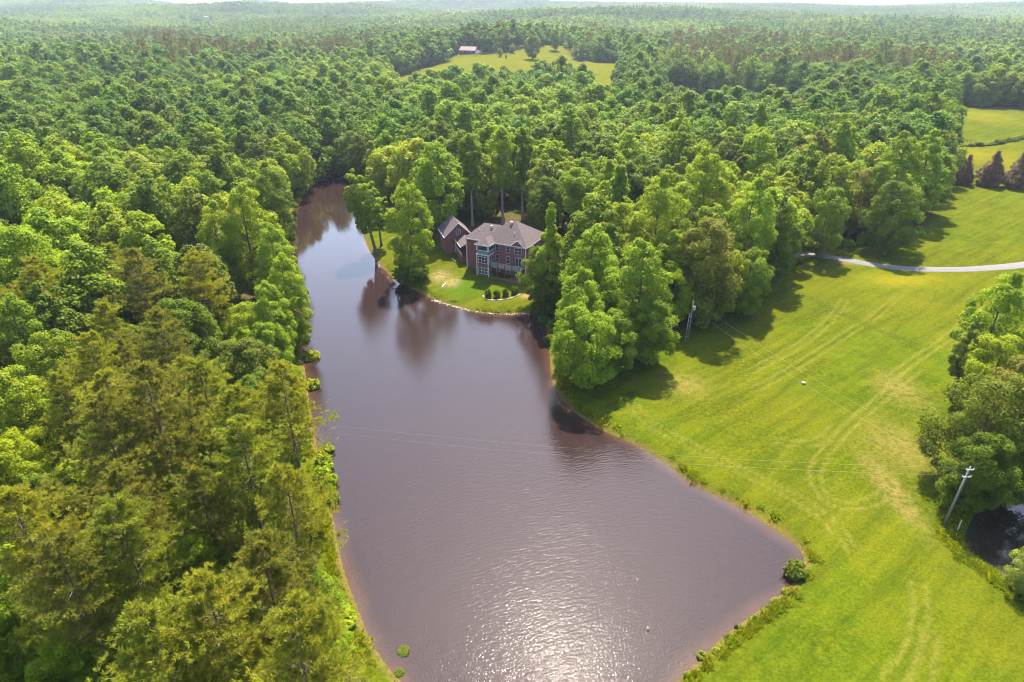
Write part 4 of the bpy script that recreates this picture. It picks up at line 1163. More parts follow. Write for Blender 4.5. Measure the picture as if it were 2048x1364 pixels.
BRICK, SHINGLE = brick_material(), shingle_material()
WHITE = plain('white_trim', (0.56, 0.53, 0.51), 0.5, 0.05, 2.0, 0.3)
GLASS = plain('window_glass', (0.030, 0.034, 0.042), 0.08, 0.3, 0.7, 0.6)
DECKW = plain('deck_timber', (0.26, 0.225, 0.20), 0.85, 0.2, 3.0, 0.2)
DECKR = plain('stained_timber', (0.145, 0.075, 0.052), 0.8, 0.2, 3.0, 0.2)
PATIO = plain('brick_paving', (0.22, 0.105, 0.080), 0.9, 0.2, 3.0, 0.1)
METAL = plain('galvanised', (0.42, 0.42, 0.43), 0.45, 0.15, 4.0, 0.5, metallic=0.4)
DARK = plain('dark_metal', (0.04, 0.04, 0.042), 0.5, 0.2, 4.0, 0.4)

HA = math.radians(27.5)
hz0 = 2.3
house = empty('brick_house', (HOUSE_C[0], HOUSE_C[1], hz0), -HA, 'large three-storey red brick house with hipped grey-brown roof on the lakeside lawn', 'house')

def window(parent, face, cx, wall, z0, z1, w, cols, rows, name='window', ft=0.06):
    """face '-y' or '+x': centre along the wall, wall position, sill and head heights"""
    def bx(mb, a0, a1, o0, o1, zz0, zz1):
        if face == '-y': mb.box(cx + a0, cx + a1, wall - o1, wall - o0, zz0, zz1)
        elif face == '-x': mb.box(wall - o1, wall - o0, cx + a0, cx + a1, zz0, zz1)
        else: mb.box(wall + o0, wall + o1, cx + a0, cx + a1, zz0, zz1)
    f = MB()
    bx(f, -w / 2 - ft, -w / 2, 0.005, 0.10, z0 - ft, z1 + ft); bx(f, w / 2, w / 2 + ft, 0.005, 0.10, z0 - ft, z1 + ft)
    bx(f, -w / 2, w / 2, 0.005, 0.10, z1, z1 + ft); bx(f, -w / 2, w / 2, 0.005, 0.13, z0 - ft, z0)
    cw = w / cols; rh = (z1 - z0) / rows
    for i in range(1, cols): bx(f, -w / 2 + i * cw - 0.035, -w / 2 + i * cw + 0.035, 0.004, 0.09, z0, z1)
    for j in range(1, rows):
        for i in range(cols): bx(f, -w / 2 + i * cw + 0.035, -w / 2 + (i + 1) * cw - 0.035, 0.004, 0.08, z0 + j * rh - 0.03, z0 + j * rh + 0.03)
    fo = f.build(name, WHITE, parent)
    for i in range(cols):
        p = MB(); bx(p, -w / 2 + i * cw + 0.002, -w / 2 + (i + 1) * cw - 0.002, 0.003, 0.045, z0 + 0.002, z1 - 0.002); p.build('pane', GLASS, fo)
    return fo

def hip_roof(mb, x0, x1, y0, y1, z, ra, rb, zr):
    """four slopes up from the eave rectangle to the ridge ra-rb"""
    mb.add([(x0, y0, z), (x1, y0, z), (x1, y1, z), (x0, y1, z), (*ra, zr), (*rb, zr)],
           [(0, 1, 5, 4), (1, 2, 5), (2, 3, 4, 5), (3, 0, 4), (3, 2, 1, 0)])

def eave_trim(mb, x0, x1, y0, y1, z, h=0.24, sides='wsen'):
    if 's' in sides: mb.box(x0 - 0.03, x1 + 0.03, y0 - 0.035, y0 + 0.02, z - h, z - 0.012)
    if 'n' in sides: mb.box(x0 - 0.03, x1 + 0.03, y1 - 0.02, y1 + 0.035, z - h, z - 0.012)
    if 'w' in sides: mb.box(x0 - 0.035, x0 + 0.02, y0 + 0.021, y1 - 0.021, z - h, z - 0.012)
    if 'e' in sides: mb.box(x1 - 0.02, x1 + 0.035, y0 + 0.021, y1 - 0.021, z - h, z - 0.012)

PWX = -3.15
EV = 7.95
wall = MB()
wall.box(-7.7, 8.4, 2.9, 13.8, -2.0, EV - 0.25)
wall.build('wall', BRICK, house)
pw = MB(); pw.box(PWX, 0, 0.0, 2.897, -1.5, 5.30); pw.build('porch_wall', BRICK, house)
# roofs
r = MB(); hip_roof(r, -8.1, 6.0, 2.48, 12.6, EV, (-5.2, 7.5), (1.5, 7.5), 10.75); r1 = r.build('roof', SHINGLE, house)
r = MB(); hip_roof(r, -3.9, 8.85, 2.47, 14.3, EV + 0.006, (1.5, 8.5), (2.9, 8.5), 12.05); r2 = r.build('roof', SHINGLE, house)
r = MB(); hip_roof(r, PWX - 0.42, 0.42, -0.42, 6.5, EV + 0.012, (PWX / 2, 1.6), (PWX / 2, 5.0), 9.15); r3 = r.build('porch_roof', SHINGLE, house)
r = MB()
r.add([(4.75, 2.40, EV + 0.05), (8.05, 2.40, EV + 0.05), (6.4, 2.40, 9.35), (4.75, 5.6, EV + 0.05), (8.05, 5.6, EV + 0.05), (6.4, 5.6, 9.35)], [(0, 2, 5, 3), (2, 1, 4, 5), (0, 3, 4, 1)])
r.build('gable_roof', SHINGLE, house)
g = MB(); g.add([(4.9, 2.44, EV - 0.2), (7.9, 2.44, EV - 0.2), (6.4, 2.44, 9.22), (4.9, 2.9, EV - 0.2), (7.9, 2.9, EV - 0.2), (6.4, 2.9, 9.22)], [(0, 1, 2), (3, 5, 4), (0, 2, 5, 3), (1, 4, 5, 2), (0, 3, 4, 1)])
g.build('gable', BRICK, house)
tr = MB()
eave_trim(tr, -8.1, PWX - 0.45, 2.48, 12.6, EV, sides='ws')
eave_trim(tr, 0.45, 8.85, 2.47, 14.3, EV, sides='se')
eave_trim(tr, PWX - 0.42, 0.42, -0.42, 2.45, EV, sides='wse')
tr.tube([(4.72, 2.37, EV + 0.02), (6.4, 2.37, 9.34)], [0.09, 0.09], 4); tr.tube([(8.08, 2.37, EV + 0.02), (6.4, 2.37, 9.34)], [0.09, 0.09], 4)
tr.build('eave_trim', WHITE, house)
for (x, y, z, rr) in ((-2.6, 6.4, 10.45, 0.32), (2.2, 7.6, 11.75, 0.36)):
    v = MB(); v.tube([(x, y, z - 0.45), (x, y, z + 0.10)], [rr * 0.75, rr * 0.75], 10); v.tube([(x, y, z + 0.11), (x, y, z + 0.20), (x, y, z + 0.36)], [rr, rr, rr * 0.35], 12)
    v.build('roof_vent', METAL, house)
for (x, y, z) in ((-5.2, 5.1, 9.55), (4.3, 5.2, 10.0)):
    v = MB(); v.tube([(x, y, z - 0.3), (x, y, z + 0.35)], [0.07, 0.07], 8); v.build('vent_pipe', WHITE, house)
# windows
for cx, w, c in ((0.85, 0.9, 1), (3.75, 0.9, 1), (6.4, 1.7, 2)):
    window(house, '-y', cx, 2.9, 5.9, 7.35, w, c, 2)
for cx, w, c in ((0.85, 0.85, 1), (3.75, 0.9, 1)):
    window(house, '-y', cx, 2.9, 3.25, 4.95, w, c, 2)
window(house, '-y', 6.5, 2.9, 2.92, 4.95, 1.6, 2, 1, 'deck_door')
for cx in (1.0, 3.8):
    window(house, '-y', cx, 2.9, 0.8, 1.9, 0.9, 1, 2)
window(house, '-y', 6.5, 2.9, 0.12, 2.05, 1.5, 2, 1, 'patio_door')
for zz in ((0.65, 2.15), (3.35, 4.85)):
    window(house, '-y', PWX / 2 + 0.05, 0.0, zz[0], zz[1], 2.35, 3, 2)
    window(house, '+x', 1.45, 0.0, zz[0] - 0.35, zz[1], 1.9, 2, 2)
window(house, '+x', 5.0, 8.4, 5.9, 7.35, 1.0, 1, 2)
window(house, '+x', 9.0, 8.4, 5.9, 7.35, 1.0, 1, 2)
window(house, '+x', 5.0, 8.4, 3.3, 4.9, 1.0, 1, 2)
window(house, '-y', -0.9, 2.9, 5.45, 7.3, 1.2, 2, 1, 'balcony_door')
window(house, '-y', -2.5, 2.9, 5.9, 7.3, 0.8, 1, 2)
# corner balcony over the porch rooms
b = MB(); b.box(PWX - 0.18, 0.18, -0.18, 2.89, 5.302, 5.52); b.build('balcony_floor', WHITE, house)
SCREEN = plain('balcony_boards', (0.18, 0.175, 0.175), 0.7, 0.12, 3.0, 0.2)
b = MB(); b.box(PWX + 0.02, -0.02, -0.10, -0.04, 5.52, 6.40); b.box(-0.02, 0.04, -0.04, 2.88, 5.52, 6.40); b.box(PWX - 0.04, PWX + 0.02, -0.04, 2.88, 5.52, 6.40)
b.build('balcony_rail', SCREEN, house)
b = MB(); b.box(PWX - 0.06, 0.06, -0.14, 0.0, 6.402, 6.48); b.box(-0.06, 0.08, 0.001, 2.87, 6.402, 6.48); b.build('hand_rail', WHITE, house)
for (x, y) in ((PWX + 0.05, -0.02), (-0.05, -0.02)):
    b = MB(); b.box(x - 0.12, x + 0.12, y - 0.125, y + 0.115, 6.484, EV - 0.2); b.build('column', WHITE, house)
for (x, y) in ((PWX - 0.02, -0.09), (-0.02, -0.09), (8.42, 2.80), (-7.68, 2.80)):
    b = MB(); b.box(x - 0.09, x + 0.09, y - 0.07, y + 0.08, -0.9, 5.295 if y < 0 else EV - 0.26); b.build('corner_board', WHITE, house)
# deck
d = MB(); d.box(0.11, 8.1, 0.55, 2.79, 2.60, 2.80); d.box(0.11, 8.1, 0.48, 0.545, 2.50, 2.86); deck = d.build('deck', DECKW, house)
for k in range(5):
    x = 0.35 + k * 1.9
    d = MB(); d.box(x - 0.08, x + 0.08, 0.30, 0.47, 0.0, 3.78); d.build('post', DECKR, deck)
d = MB(); d.box(0.11, 8.1, 0.31, 0.46, 3.79, 3.86); d.box(0.3, 8.0, 0.36, 0.41, 2.93, 2.99)
for k in range(52):
    x = 0.45 + k * 0.145
    if min(abs(x - 0.35 - j * 1.9) for j in range(5)) > 0.13: d.box(x - 0.03, x + 0.03, 0.365, 0.405, 2.995, 3.785)
d.build('deck_rail', DECKW, deck)
d = MB(); d.box(0.03, 8.3, 0.05, 2.895, -1.2, 0.06); d.build('patio', PATIO, house)
# angled wing with its own gable
WB = math.radians(17)
wx, wy = P(893, 498, 4.0)
gx_w, gy_w = wx - HOUSE_C[0], wy - HOUSE_C[1]
lx = gx_w * math.cos(HA) - gy_w * math.sin(HA)
ly = gx_w * math.sin(HA) + gy_w * math.cos(HA)
def wpart(mb, name, mat):
    """wing pieces are modelled in the wing's own axes, then hung on the house"""
    o = mb.build(name, mat, house)
    o.location = (lx, ly, 4.0 - hz0); o.rotation_euler = (0, 0, WB + HA)
    return o
w = MB(); w.box(0, 6.5, 0, 7.6, -2.5, 3.45)
w.add([(0.02, 0.001, 3.45), (6.48, 0.001, 3.45), (3.25, 0.001, 6.62), (0.02, 7.599, 3.45), (6.48, 7.599, 3.45), (3.25, 7.599, 6.62)], [(0, 1, 2), (3, 5, 4), (0, 2, 5, 3), (1, 4, 5, 2)])
wing = wpart(w, 'wing_wall', BRICK)
w = MB()
for sx in (-1, 1):
    e, a_ = 3.25 + sx * 3.72, 3.25
    w.add([(e, -0.42, 3.30), (a_, -0.42, 6.86), (a_, 8.0, 6.86), (e, 8.0, 3.30), (e, -0.42, 3.16), (a_, -0.42, 6.72), (a_, 8.0, 6.72), (e, 8.0, 3.16)],
          [(0, 1, 2, 3), (7, 6, 5, 4), (0, 4, 5, 1), (2, 6, 7, 3), (0, 3, 7, 4)])
wpart(w, 'wing_roof', SHINGLE)
w = MB()
for sx in (-1, 1):
    w.tube([(3.25 + sx * 3.74, -0.47, 3.20), (3.25, -0.47, 6.78)], [0.11, 0.11], 4)
w.box(-0.60, -0.48, -0.4, 7.98, 3.02, 3.22)
wpart(w, 'barge_board', WHITE)
wf = window(wing, '-y', 3.3, 0.0, 3.75, 4.85, 1.1, 2, 2)
# covered walk between wing and main house
w = MB()
w.add([(2.2, -7.2, 2.55), (4.6, -7.2, 3.85), (4.6, -0.012, 3.85), (2.2, -0.012, 2.55), (2.2, -7.2, 2.42), (4.6, -7.2, 3.72), (4.6, -0.012, 3.72), (2.2, -0.012, 2.42)],
      [(0, 1, 2, 3), (7, 6, 5, 4), (0, 4, 5, 1), (1, 5, 6, 2), (2, 6, 7, 3), (3, 7, 4, 0)])
w.add([(7.0, -7.2, 2.55), (4.61, -7.2, 3.85), (4.61, -0.012, 3.85), (7.0, -0.012, 2.55), (7.0, -7.2, 2.42), (4.61, -7.2, 3.72), (4.61, -0.012, 3.72), (7.0, -0.012, 2.42)],
      [(3, 2, 1, 0), (4, 5, 6, 7), (0, 1, 5, 4), (1, 2, 6, 5), (2, 3, 7, 6), (3, 0, 4, 7)])
wpart(w, 'walkway_roof', SHINGLE)
w = MB(); w.box(2.14, 2.195, -7.2, -0.02, 2.36, 2.56); w.box(2.3, 2.42, -0.35, -0.23, -1.2, 2.40); wpart(w, 'walkway_trim', WHITE)
w = MB(); w.box(2.45, 2.55, -6.9, -0.4, 0.75, 0.83)
for k in range(24): w.box(2.48, 2.52, -6.9 + k * 0.28, -6.86 + k * 0.28, -0.05, 0.745)
wpart(w, 'walkway_rail', WHITE)
w = MB(); w.box(2.35, 6.6, -7.0, -0.01, -2.6, -0.06); wpart(w, 'walkway_floor', BRICK)
w = MB(); w.box(5.0, 5.2, -6.9, -0.012, -0.055, 3.3); ww = wpart(w, 'walkway_wall', BRICK)
window(ww, '-x', -2.0, 5.0, 0.7, 2.1, 1.0, 2, 2)

# ------------------------------------------------------------------ shrubs and small things on the lawn
def shrub_mesh(seed, h, rad, n, leaf):
    r = np.random.default_rng(seed)
    k = 22
    t = r.uniform(0.05, 1, k); an = np.arange(k) * 2.4
    lr = rad * r.uniform(0.26, 0.42, k)
    C = np.stack([np.cos(an) * (rad - lr) * np.sin(np.pi * np.clip(t, .15, .93)) ** .5, np.sin(an) * (rad - lr) * np.sin(np.pi * np.clip(t, .15, .93)) ** .5, t * (h - lr) ], 1)
    d = r.normal(size=(k, n // k, 3)); d /= np.linalg.norm(d, axis=2, keepdims=True)
    pos = (C[:, None] + d * (lr[:, None] * r.uniform(0.5, 1.1, (k, n // k)))[:, :, None]).reshape(-1, 3)
    pos[:, 2] = np.maximum(pos[:, 2], 0.02)
    tint = np.repeat(r.uniform(0, .6, k), n // k) + r.uniform(0, .4, len(pos))
    V, Qd = quads(pos, d.reshape(-1, 3) * .6 + r.normal(size=pos.shape) * .5 + np.array([0, 0, .5]), leaf, .8, r)
    stems = join([tube_np([(0, 0, -0.1), C[i] * np.array([.4, .4, .55]), C[i]], [0.05 * rad, .03 * rad, .012 * rad], 4) for i in range(0, k, 2)])
    return mesh_np('foliage', V, Qd, LEAF['mid green'], tint=np.clip(tint, 0, 1)), mesh_np('stems', *stems, BARK)
SHRUB = [shrub_mesh(30 + i, 1.0, 0.62, 1500, 0.13) for i in range(4)]
def shrub(name, x, y, h, w, mat, label, cat, group=None, z=None):
    t = empty(name, (x, y, (gz(x, y) if z is None else z) - 0.05), random.uniform(0, 6.28), label, cat, group)
    t.scale = (w / 1.24, w / 1.24, h)
    fm, sm = random.choice(SHRUB)
    link('stems', sm, t)
    f = link('foliage', fm, t)
    f.material_slots[0].link = 'OBJECT'; f.material_slots[0].material = mat
    return t
ordn = ['leftmost', 'second from left', 'third from left', 'rightmost']
for i, (px, py) in enumerate(((976, 594), (994, 594), (1011, 592), (1029, 587))):
    x, y, z = Pg(px, py)
    shrub('shrub', x, y, 2.15, 1.75, LEAF['dark green'], f'{ordn[i]} of the four round clipped shrubs in the bed on the lakeside lawn', 'shrub', 'clipped shrubs in the lawn bed')
# stone edging of the bed: single stones
stone_line = smooth_line(np.array([Pg(px, py)[:2] for px, py in ((966, 592), (972, 599), (985, 601), (1002, 600), (1020, 597), (1038, 590))]), 8, False)
edging = empty('stone_edging', (*stone_line[0], gz(*stone_line[0])), 0, 'curved row of pale stones edging the bed of four shrubs', 'edging')
PALE = plain('pale_stone', (0.42, 0.34, 0.29), 0.9, 0.2, 5.0, 0.2)
def stone_mesh(seed, name='stone'):
    bm = bmesh.new(); bmesh.ops.create_icosphere(bm, subdivisions=2, radius=0.5)
    r = random.Random(seed)
    off = [Vector((r.uniform(-1, 1), r.uniform(-1, 1), r.uniform(-1, 1))).normalized() for _ in range(7)]
    for v in bm.verts:
        k = 1 - 0.22 * max(0, max(v.co.normalized().dot(o) - 0.6 for o in off)) * 2.2
        v.co *= k * r.uniform(0.95, 1.05)
    me = bpy.data.meshes.new(name); bm.to_mesh(me); bm.free(); me.materials.append(PALE)
    return me
STONE = [stone_mesh(i) for i in range(4)]
for k, p in enumerate(stone_line):
    o = link('stone', STONE[k % 4], edging)
    z = gz(*p)
    o.location = (p[0] - stone_line[0][0], p[1] - stone_line[0][1], z - edging.location.z + 0.05)
    o.scale = (random.uniform(.34, .5), random.uniform(.28, .4), random.uniform(.24, .34)); o.rotation_euler = (0, 0, random.uniform(0, 6))
for (p0, p1, lab) in (((884, 575), (891, 567), 'white drain pipe lying on the mown grass left of the house'), ((904, 518), (911, 523), 'white drain pipe lying on the slope below the covered walk')):
    a_, b_ = Pg(*p0), Pg(*p1)
    m_ = MB(); m_.tube([(a_[0], a_[1], a_[2] + 0.1), ((a_[0] + b_[0]) / 2, (a_[1] + b_[1]) / 2, (a_[2] + b_[2]) / 2 + 0.14), (b_[0], b_[1], b_[2] + 0.1)], [0.10, 0.10, 0.10], 10)
    tag(m_.build('drain_pipe', WHITE), lab, 'pipe')
# riprap along the lawn shore
rip = MB()
shore_line = smooth_line(poly([(866, 600), (900, 611), (940, 621), (1000, 628), (1055, 628)], 0.1), 14, False)
rr_ = random.Random(4)
rb_ = bmesh.new()
for p in shore_line:
    for _ in range(2):
        m4 = Matrix.Translation((p[0] + rr_.uniform(-.5, .5), p[1] + rr_.uniform(-.4, .6), 0.08)) @ Matrix.Rotation(rr_.uniform(0, 6), 4, 'Z') @ Matrix.Diagonal((rr_.uniform(.2, .5), rr_.uniform(.2, .4), rr_.uniform(.15, .3), 1))
        bmesh.ops.create_icosphere(rb_, subdivisions=1, radius=0.5, matrix=m4)
me_ = bpy.data.meshes.new('shore_stones'); rb_.to_mesh(me_); rb_.free(); me_.materials.append(PALE)
tag(link('shore_stones', me_), 'small pale stones lining the shore of the lawn', kind='stuff')

# shrubs and young growth along the banks
def row(pts, n, hr, wr, cols, label, group, name='bank_shrub', jit=0.8):
    c = smooth_line(np.array([Pg(*p)[:2] for p in pts]), 8, False)
    L = np.concatenate([[0], np.cumsum(np.hypot(*np.diff(c, axis=0).T))])
    for k in range(n):
        q = (k + random.uniform(0.2, 0.8)) / n * L[-1]
        x, y = np.interp(q, L, c[:, 0]) + random.uniform(-jit, jit), np.interp(q, L, c[:, 1]) + random.uniform(-jit, jit)
        cw = random.choice(cols)
        shrub(name, x, y, random.uniform(*hr), random.uniform(*wr), LEAF[cw], label.format(cw), 'shrub', group)
row([(1600, 1150), (1570, 1190), (1500, 1243), (1440, 1288), (1400, 1326), (1368, 1360)], 10, (0.3, 0.8), (0.5, 1.3), ['olive', 'pale green', 'bright yellow-green'], '{} low bush on the near right lake shore', 'low bushes on the near right shore', jit=0.5)
row([(640, 905), (655, 960), (668, 1010)], 7, (1.4, 2.6), (1.8, 3.0), ['fresh green', 'bright yellow-green'], '{} leafy shrub on the left bank beside the leaning pine', 'leafy shrubs on the left bank')
row([(640, 1180), (665, 1220), (690, 1260)], 9, (1.4, 2.4), (1.8, 3.2), ['bright yellow-green', 'fresh green'], '{} leafy shrub on the left bank near the bottom edge', 'leafy shrubs on the lower left bank')
row([(1108, 742), (1140, 728), (1205, 722), (1270, 704), (1340, 676)], 14, (1.6, 3.2), (2.2, 3.6), ['dark green', 'mid green', 'fresh green'], '{} shrub under the edge of the waterside clump of trees', 'shrubs under the waterside clump')
row([(1390, 655), (1440, 628), (1500, 595), (1560, 552), (1598, 520)], 16, (1.8, 3.8), (2.4, 4.2), ['dark green', 'mid green', 'mid green'], '{} shrub under the wood edge between pole and driveway', 'shrubs between pole and driveway')
row([(1610, 497), (1680, 491), (1745, 486), (1800, 478), (1850, 466)], 14, (1.8, 4.0), (2.6, 4.6), ['dark green', 'mid green', 'fresh green'], '{} shrub under the wood edge above the driveway', 'shrubs above the driveway')
row([(1062, 624), (1080, 634), (1096, 655), (1100, 690)], 6, (1.2, 2.6), (1.6, 3.0), ['dark green', 'mid green', 'olive'], '{} shrub at the water between lawn and waterside clump', 'shrubs at the water beside the lawn')
row([(1885, 990), (1930, 1020), (1960, 1000)], 5, (0.8, 2.0), (1.4, 2.6), ['mid green', 'dark green'], '{} shrub on the pond bank near the leaning pole', 'shrubs by the pond')
row([(590, 430), (572, 470), (590, 520), (600, 590), (612, 640), (622, 700), (636, 790)], 14, (1.2, 2.8), (1.8, 3.6), ['fresh green', 'mid green', 'bright yellow-green'], '{} shrub leaning over the water along the left bank', 'shrubs along the left bank')
x, y, z = Pg(1588, 1152)
shrub('waterside_bush', x, y, 2.1, 2.8, LEAF['olive'], 'rounded pale yellowish bush standing in the shallow water of the near right corner', 'bush', z=0.0)
x, y, z = Pg(822, 562)
shrub('spreading_evergreen', x, y + 0.6, 5.2, 9.0, LEAF['dark green'], 'dark spreading evergreen overhanging the water under the large lawn tree', 'bush')
for px, py, wd, lab in ((808, 1302, 1.3, 'sparse water plant standing in the lake near the bottom left bank'), (799, 1345, 1.0, 'smaller sparse water plant close to the bottom edge of the photo')):
    x, y = P(px, py, 0)
    shrub('water_plant', x, y, 0.45, wd * 1.1, LEAF['olive'], lab, 'water plant', z=-0.1)
# reeds and weeds on the shoreline: uncountable
def tuft_mesh(seed, n, h, spread, mat, wdt=0.05):
    r = np.random.default_rng(seed)
    b = np.concatenate([r.normal(0, spread, (n, 2)), np.zeros((n, 1))], 1)
    d = np.stack([r.normal(0, .4, n), r.normal(0, .4, n), np.ones(n)], 1) * (h * r.uniform(.5, 1.2, n))[:, None]
    w = np.cross(d, r.normal(size=(n, 3))); w /= np.linalg.norm(w, axis=1, keepdims=True)
    V = np.stack([b - w * wdt, b + w * wdt, b + d * .65 + w * wdt * .8 + r.normal(0, .04, (n, 3)), b + d + r.normal(0, .08, (n, 3))], 1).reshape(-1, 3)
    return mesh_np('tuft', V, np.arange(n * 4).reshape(-1, 4), mat, tint=r.uniform(0, 1, n))
GRASSL = leaf_mat('grass_blades', [(0.120, 0.165, 0.008), (0.155, 0.172, 0.009), (0.100, 0.155, 0.009), (0.165, 0.165, 0.014)], 0.55)
TUFTS = [tuft_mesh(i, 46, 0.15, 0.34, GRASSL, 0.045) for i in range(4)] + [tuft_mesh(10 + i, 60, 0.38, 0.34, GRASSL, 0.06) for i in range(2)]
gp = []
n_ = 160000
tx, ty = rng.uniform(-32, 120, n_), rng.uniform(30, 190, n_)
ppx, ppy, pdd = proj(tx, ty, 1.0)
keep = (ppx > -40) & (ppx < 2090) & (ppy < 1400) & (rng.uniform(size=n_) < np.clip(75 / np.hypot(tx, ty), 0, 1) ** 1.3)
tx, ty = tx[keep], ty[keep]
zf, s1f, s2f = ground_z(tx, ty, True)
fin = np.minimum(sdist(tx, ty, FIELD), sdist(tx, ty, LAWN) + 1.0)
ok = (s1f > 0.7) & (s2f > 0.3) & ((fin < 0.5) | (s1f < 6)) & (line_dist(tx, ty, ROAD) > 2.4)
clump = rolling(tx * 1.0, ty, 26) + 0.6 * rolling(tx, ty + 50, 9)
lushd = np.clip(1 - line_dist(tx, ty, rowline) / 1.8, 0, 1)
bank = (s1f < 1.8) | (s2f < 3)
ok &= (bank & (clump + rng.normal(0, 0.5, len(tx)) > 0.0)) | (lushd > 0.2) & (rng.uniform(size=len(tx)) < 0.6)
ok &= ~((sdist(tx, ty, LAWN) < 0) & ~bank)
tx, ty, zf, bank, lushd = tx[ok], ty[ok], zf[ok], bank[ok], lushd[ok]
sort = np.where(bank | (lushd > 0.3), rng.integers(4, 6, len(tx)), rng.integers(0, 4, len(tx)))
scatter('meadow_grass', np.stack([tx, ty, zf - 0.03, sort, np.where(lushd > 0.2, 0.4, 1.0) * rng.uniform(0.35, 1.1, len(tx)), rng.uniform(0, 6.28, len(tx))], 1), TUFTS, 'taller tufts of grass along the banks and the unmown strip of the meadow')
print('tufts', len(tx))

# ------------------------------------------------------------------ boat, boulder, stake, float
bx_, by_, bz_ = Pg(1181, 747)
boat = empty('rowing_boat', (bx_, by_, bz_ + 0.02), math.radians(14), 'small pale aluminium rowing boat pulled up on the grass under the waterside trees', 'boat')
ALU = plain('boat_aluminium', (0.50, 0.52, 0.56), 0.4, 0.1, 3.0, 0.5, metallic=0.3)
sec = [(-1.75, 0.55, 0.42), (-0.9, 0.66, 0.43), (0.2, 0.66, 0.45), (1.1, 0.52, 0.49), (1.8, 0.18, 0.56)]
def hull(inset, zb):
    V, Qd = [], []
    for (x, w, h) in sec:
        w2 = max(w - inset, 0.05)
        xx = x - (inset if x > 1.5 else 0) + (inset if x < -1.5 else 0)
        V += [(xx, -w2, h), (xx, -w2 * .8, zb + .04), (xx, w2 * .8, zb + .04), (xx, w2, h)]
    for i in range(len(sec) - 1):
        for j in range(3): Qd.append((i * 4 + j, i * 4 + j + 1, i * 4 + j + 5, i * 4 + j + 4))
    return V, Qd
V1, Q1 = hull(0, 0.0); V2, Q2 = hull(0.06, 0.07)
n1 = len(V1)
h_ = MB(); h_.v = list(V1) + list(V2); h_.f = list(Q1) + [tuple(i + n1 for i in q[::-1]) for q in Q2]
for j in (0, 3):
    for i in range(len(sec) - 1):
        a_, b_ = i * 4 + j, (i + 1) * 4 + j
        h_.f.append((a_, b_, b_ + n1, a_ + n1))
h_.f += [(3, 2, 1, 0), (n1, n1 + 1, n1 + 2, n1 + 3), (0, n1, n1 + 3, 3), (16, 17, 18, 19), (n1 + 19, n1 + 18, n1 + 17, n1 + 16), (16, 19, n1 + 19, n1 + 16)]
h_.build('hull', ALU, boat)
for x, w in ((-1.2, 0.58), (-0.1, 0.58), (1.0, 0.47)):
    m_ = MB(); m_.box(x - 0.16, x + 0.16, -w, w, 0.29, 0.335); m_.build('thwart', ALU, boat)
x, y, z = Pg(1607, 768)
bo = link('boulder', stone_mesh(77, 'boulder'), None, (x, y, z + 0.22)); bo.scale = (0.85, 0.65, 0.6)
tag(bo, 'small pale boulder lying alone in the meadow under the wires', 'rock')
x, y = P(1296, 1258, 0)
fl = empty('floating_bottle', (x, y, 0.03), 0.6, 'small tan and dark floating object among the sun glitter', 'float')
m_ = MB(); m_.tube([(-0.05, 0, -0.10), (0, 0, 0.02), (0.02, 0, 0.20), (0.03, 0, 0.26)], [0.16, 0.17, 0.13, 0.05], 12); m_.build('float_body', plain('tan_plastic', (0.42, 0.33, 0.20), 0.5), fl, True)
m_ = MB(); m_.tube([(0.03, 0, 0.262), (0.035, 0, 0.32)], [0.055, 0.05], 10); m_.build('cap', DARK, fl)
x, y, z = Pg(1914, 1062)
tx_, ty_ = P(1920, 1036, z + 2.0)
m_ = MB(); m_.box(-0.05, 0.05, -0.05, 0.05, -0.3, 1.9)
st = m_.build('wooden_stake', plain('weathered_stake', (0.42, 0.36, 0.26), 0.8, 0.2), None); st.location = (x, y, z); st.rotation_euler = (0.03, -0.03, 0.4)
tag(st, 'thin pale wooden stake on the pond bank beside the leaning pole', 'stake')

# ------------------------------------------------------------------ power poles and wires
POLEW = plain('weathered_pole', (0.17, 0.15, 0.13), 0.85, 0.2, 3.0, 0.15, 0.3)
PORC = plain('porcelain', (0.50, 0.47, 0.46), 0.3, 0.1, 5.0, 0.5)
def top_of(px, py, x, y, z):
    """height at which the pole above (x, y) meets the photograph's row"""
    lo, hi_ = 2.0, 25.0
    for _ in range(40):
        m_ = (lo + hi_) / 2
        if proj(x, y, z + m_)[1] > py: lo = m_
        else: hi_ = m_
    return lo
# pole by the wood edge
x, y, z = Pg(1374, 686)
h1 = top_of(1387, 603, x, y, z)
dxl = (1387 - proj(x, y, z + h1)[0]) * proj(x, y, z + h1)[2] / F
p1 = empty('utility_pole', (x, y, z), 0, 'utility pole with a grey transformer standing against the wood edge', 'utility pole')
m_ = MB(); m_.tube([(0, 0, -0.4), (dxl, 0, h1)], [0.15, 0.10], 10); m_.build('pole', POLEW, p1, True)
m_ = MB(); cx_ = dxl * 0.88 + 0.33
m_.tube([(cx_, -0.06, h1 - 1.75), (cx_, -0.06, h1 - 0.95), (cx_, -0.06, h1 - 0.88)], [0.24, 0.24, 0.12], 14); tf = m_.build('transformer', METAL, p1)
m_ = MB(); m_.tube([(cx_, -0.06, h1 - 0.879), (cx_, -0.06, h1 - 0.6)], [0.06, 0.03], 8); m_.build('bushing', DARK, tf)
m_ = MB(); m_.box(dxl * .85, cx_ - 0.2, -0.09, -0.03, h1 - 1.4, h1 - 1.3); m_.build('bracket', DARK, p1)
m_ = MB(); m_.tube([(dxl, 0, h1 + 0.001), (dxl, 0, h1 + 0.2)], [0.05, 0.03], 8); m_.build('insulator', PORC, p1)
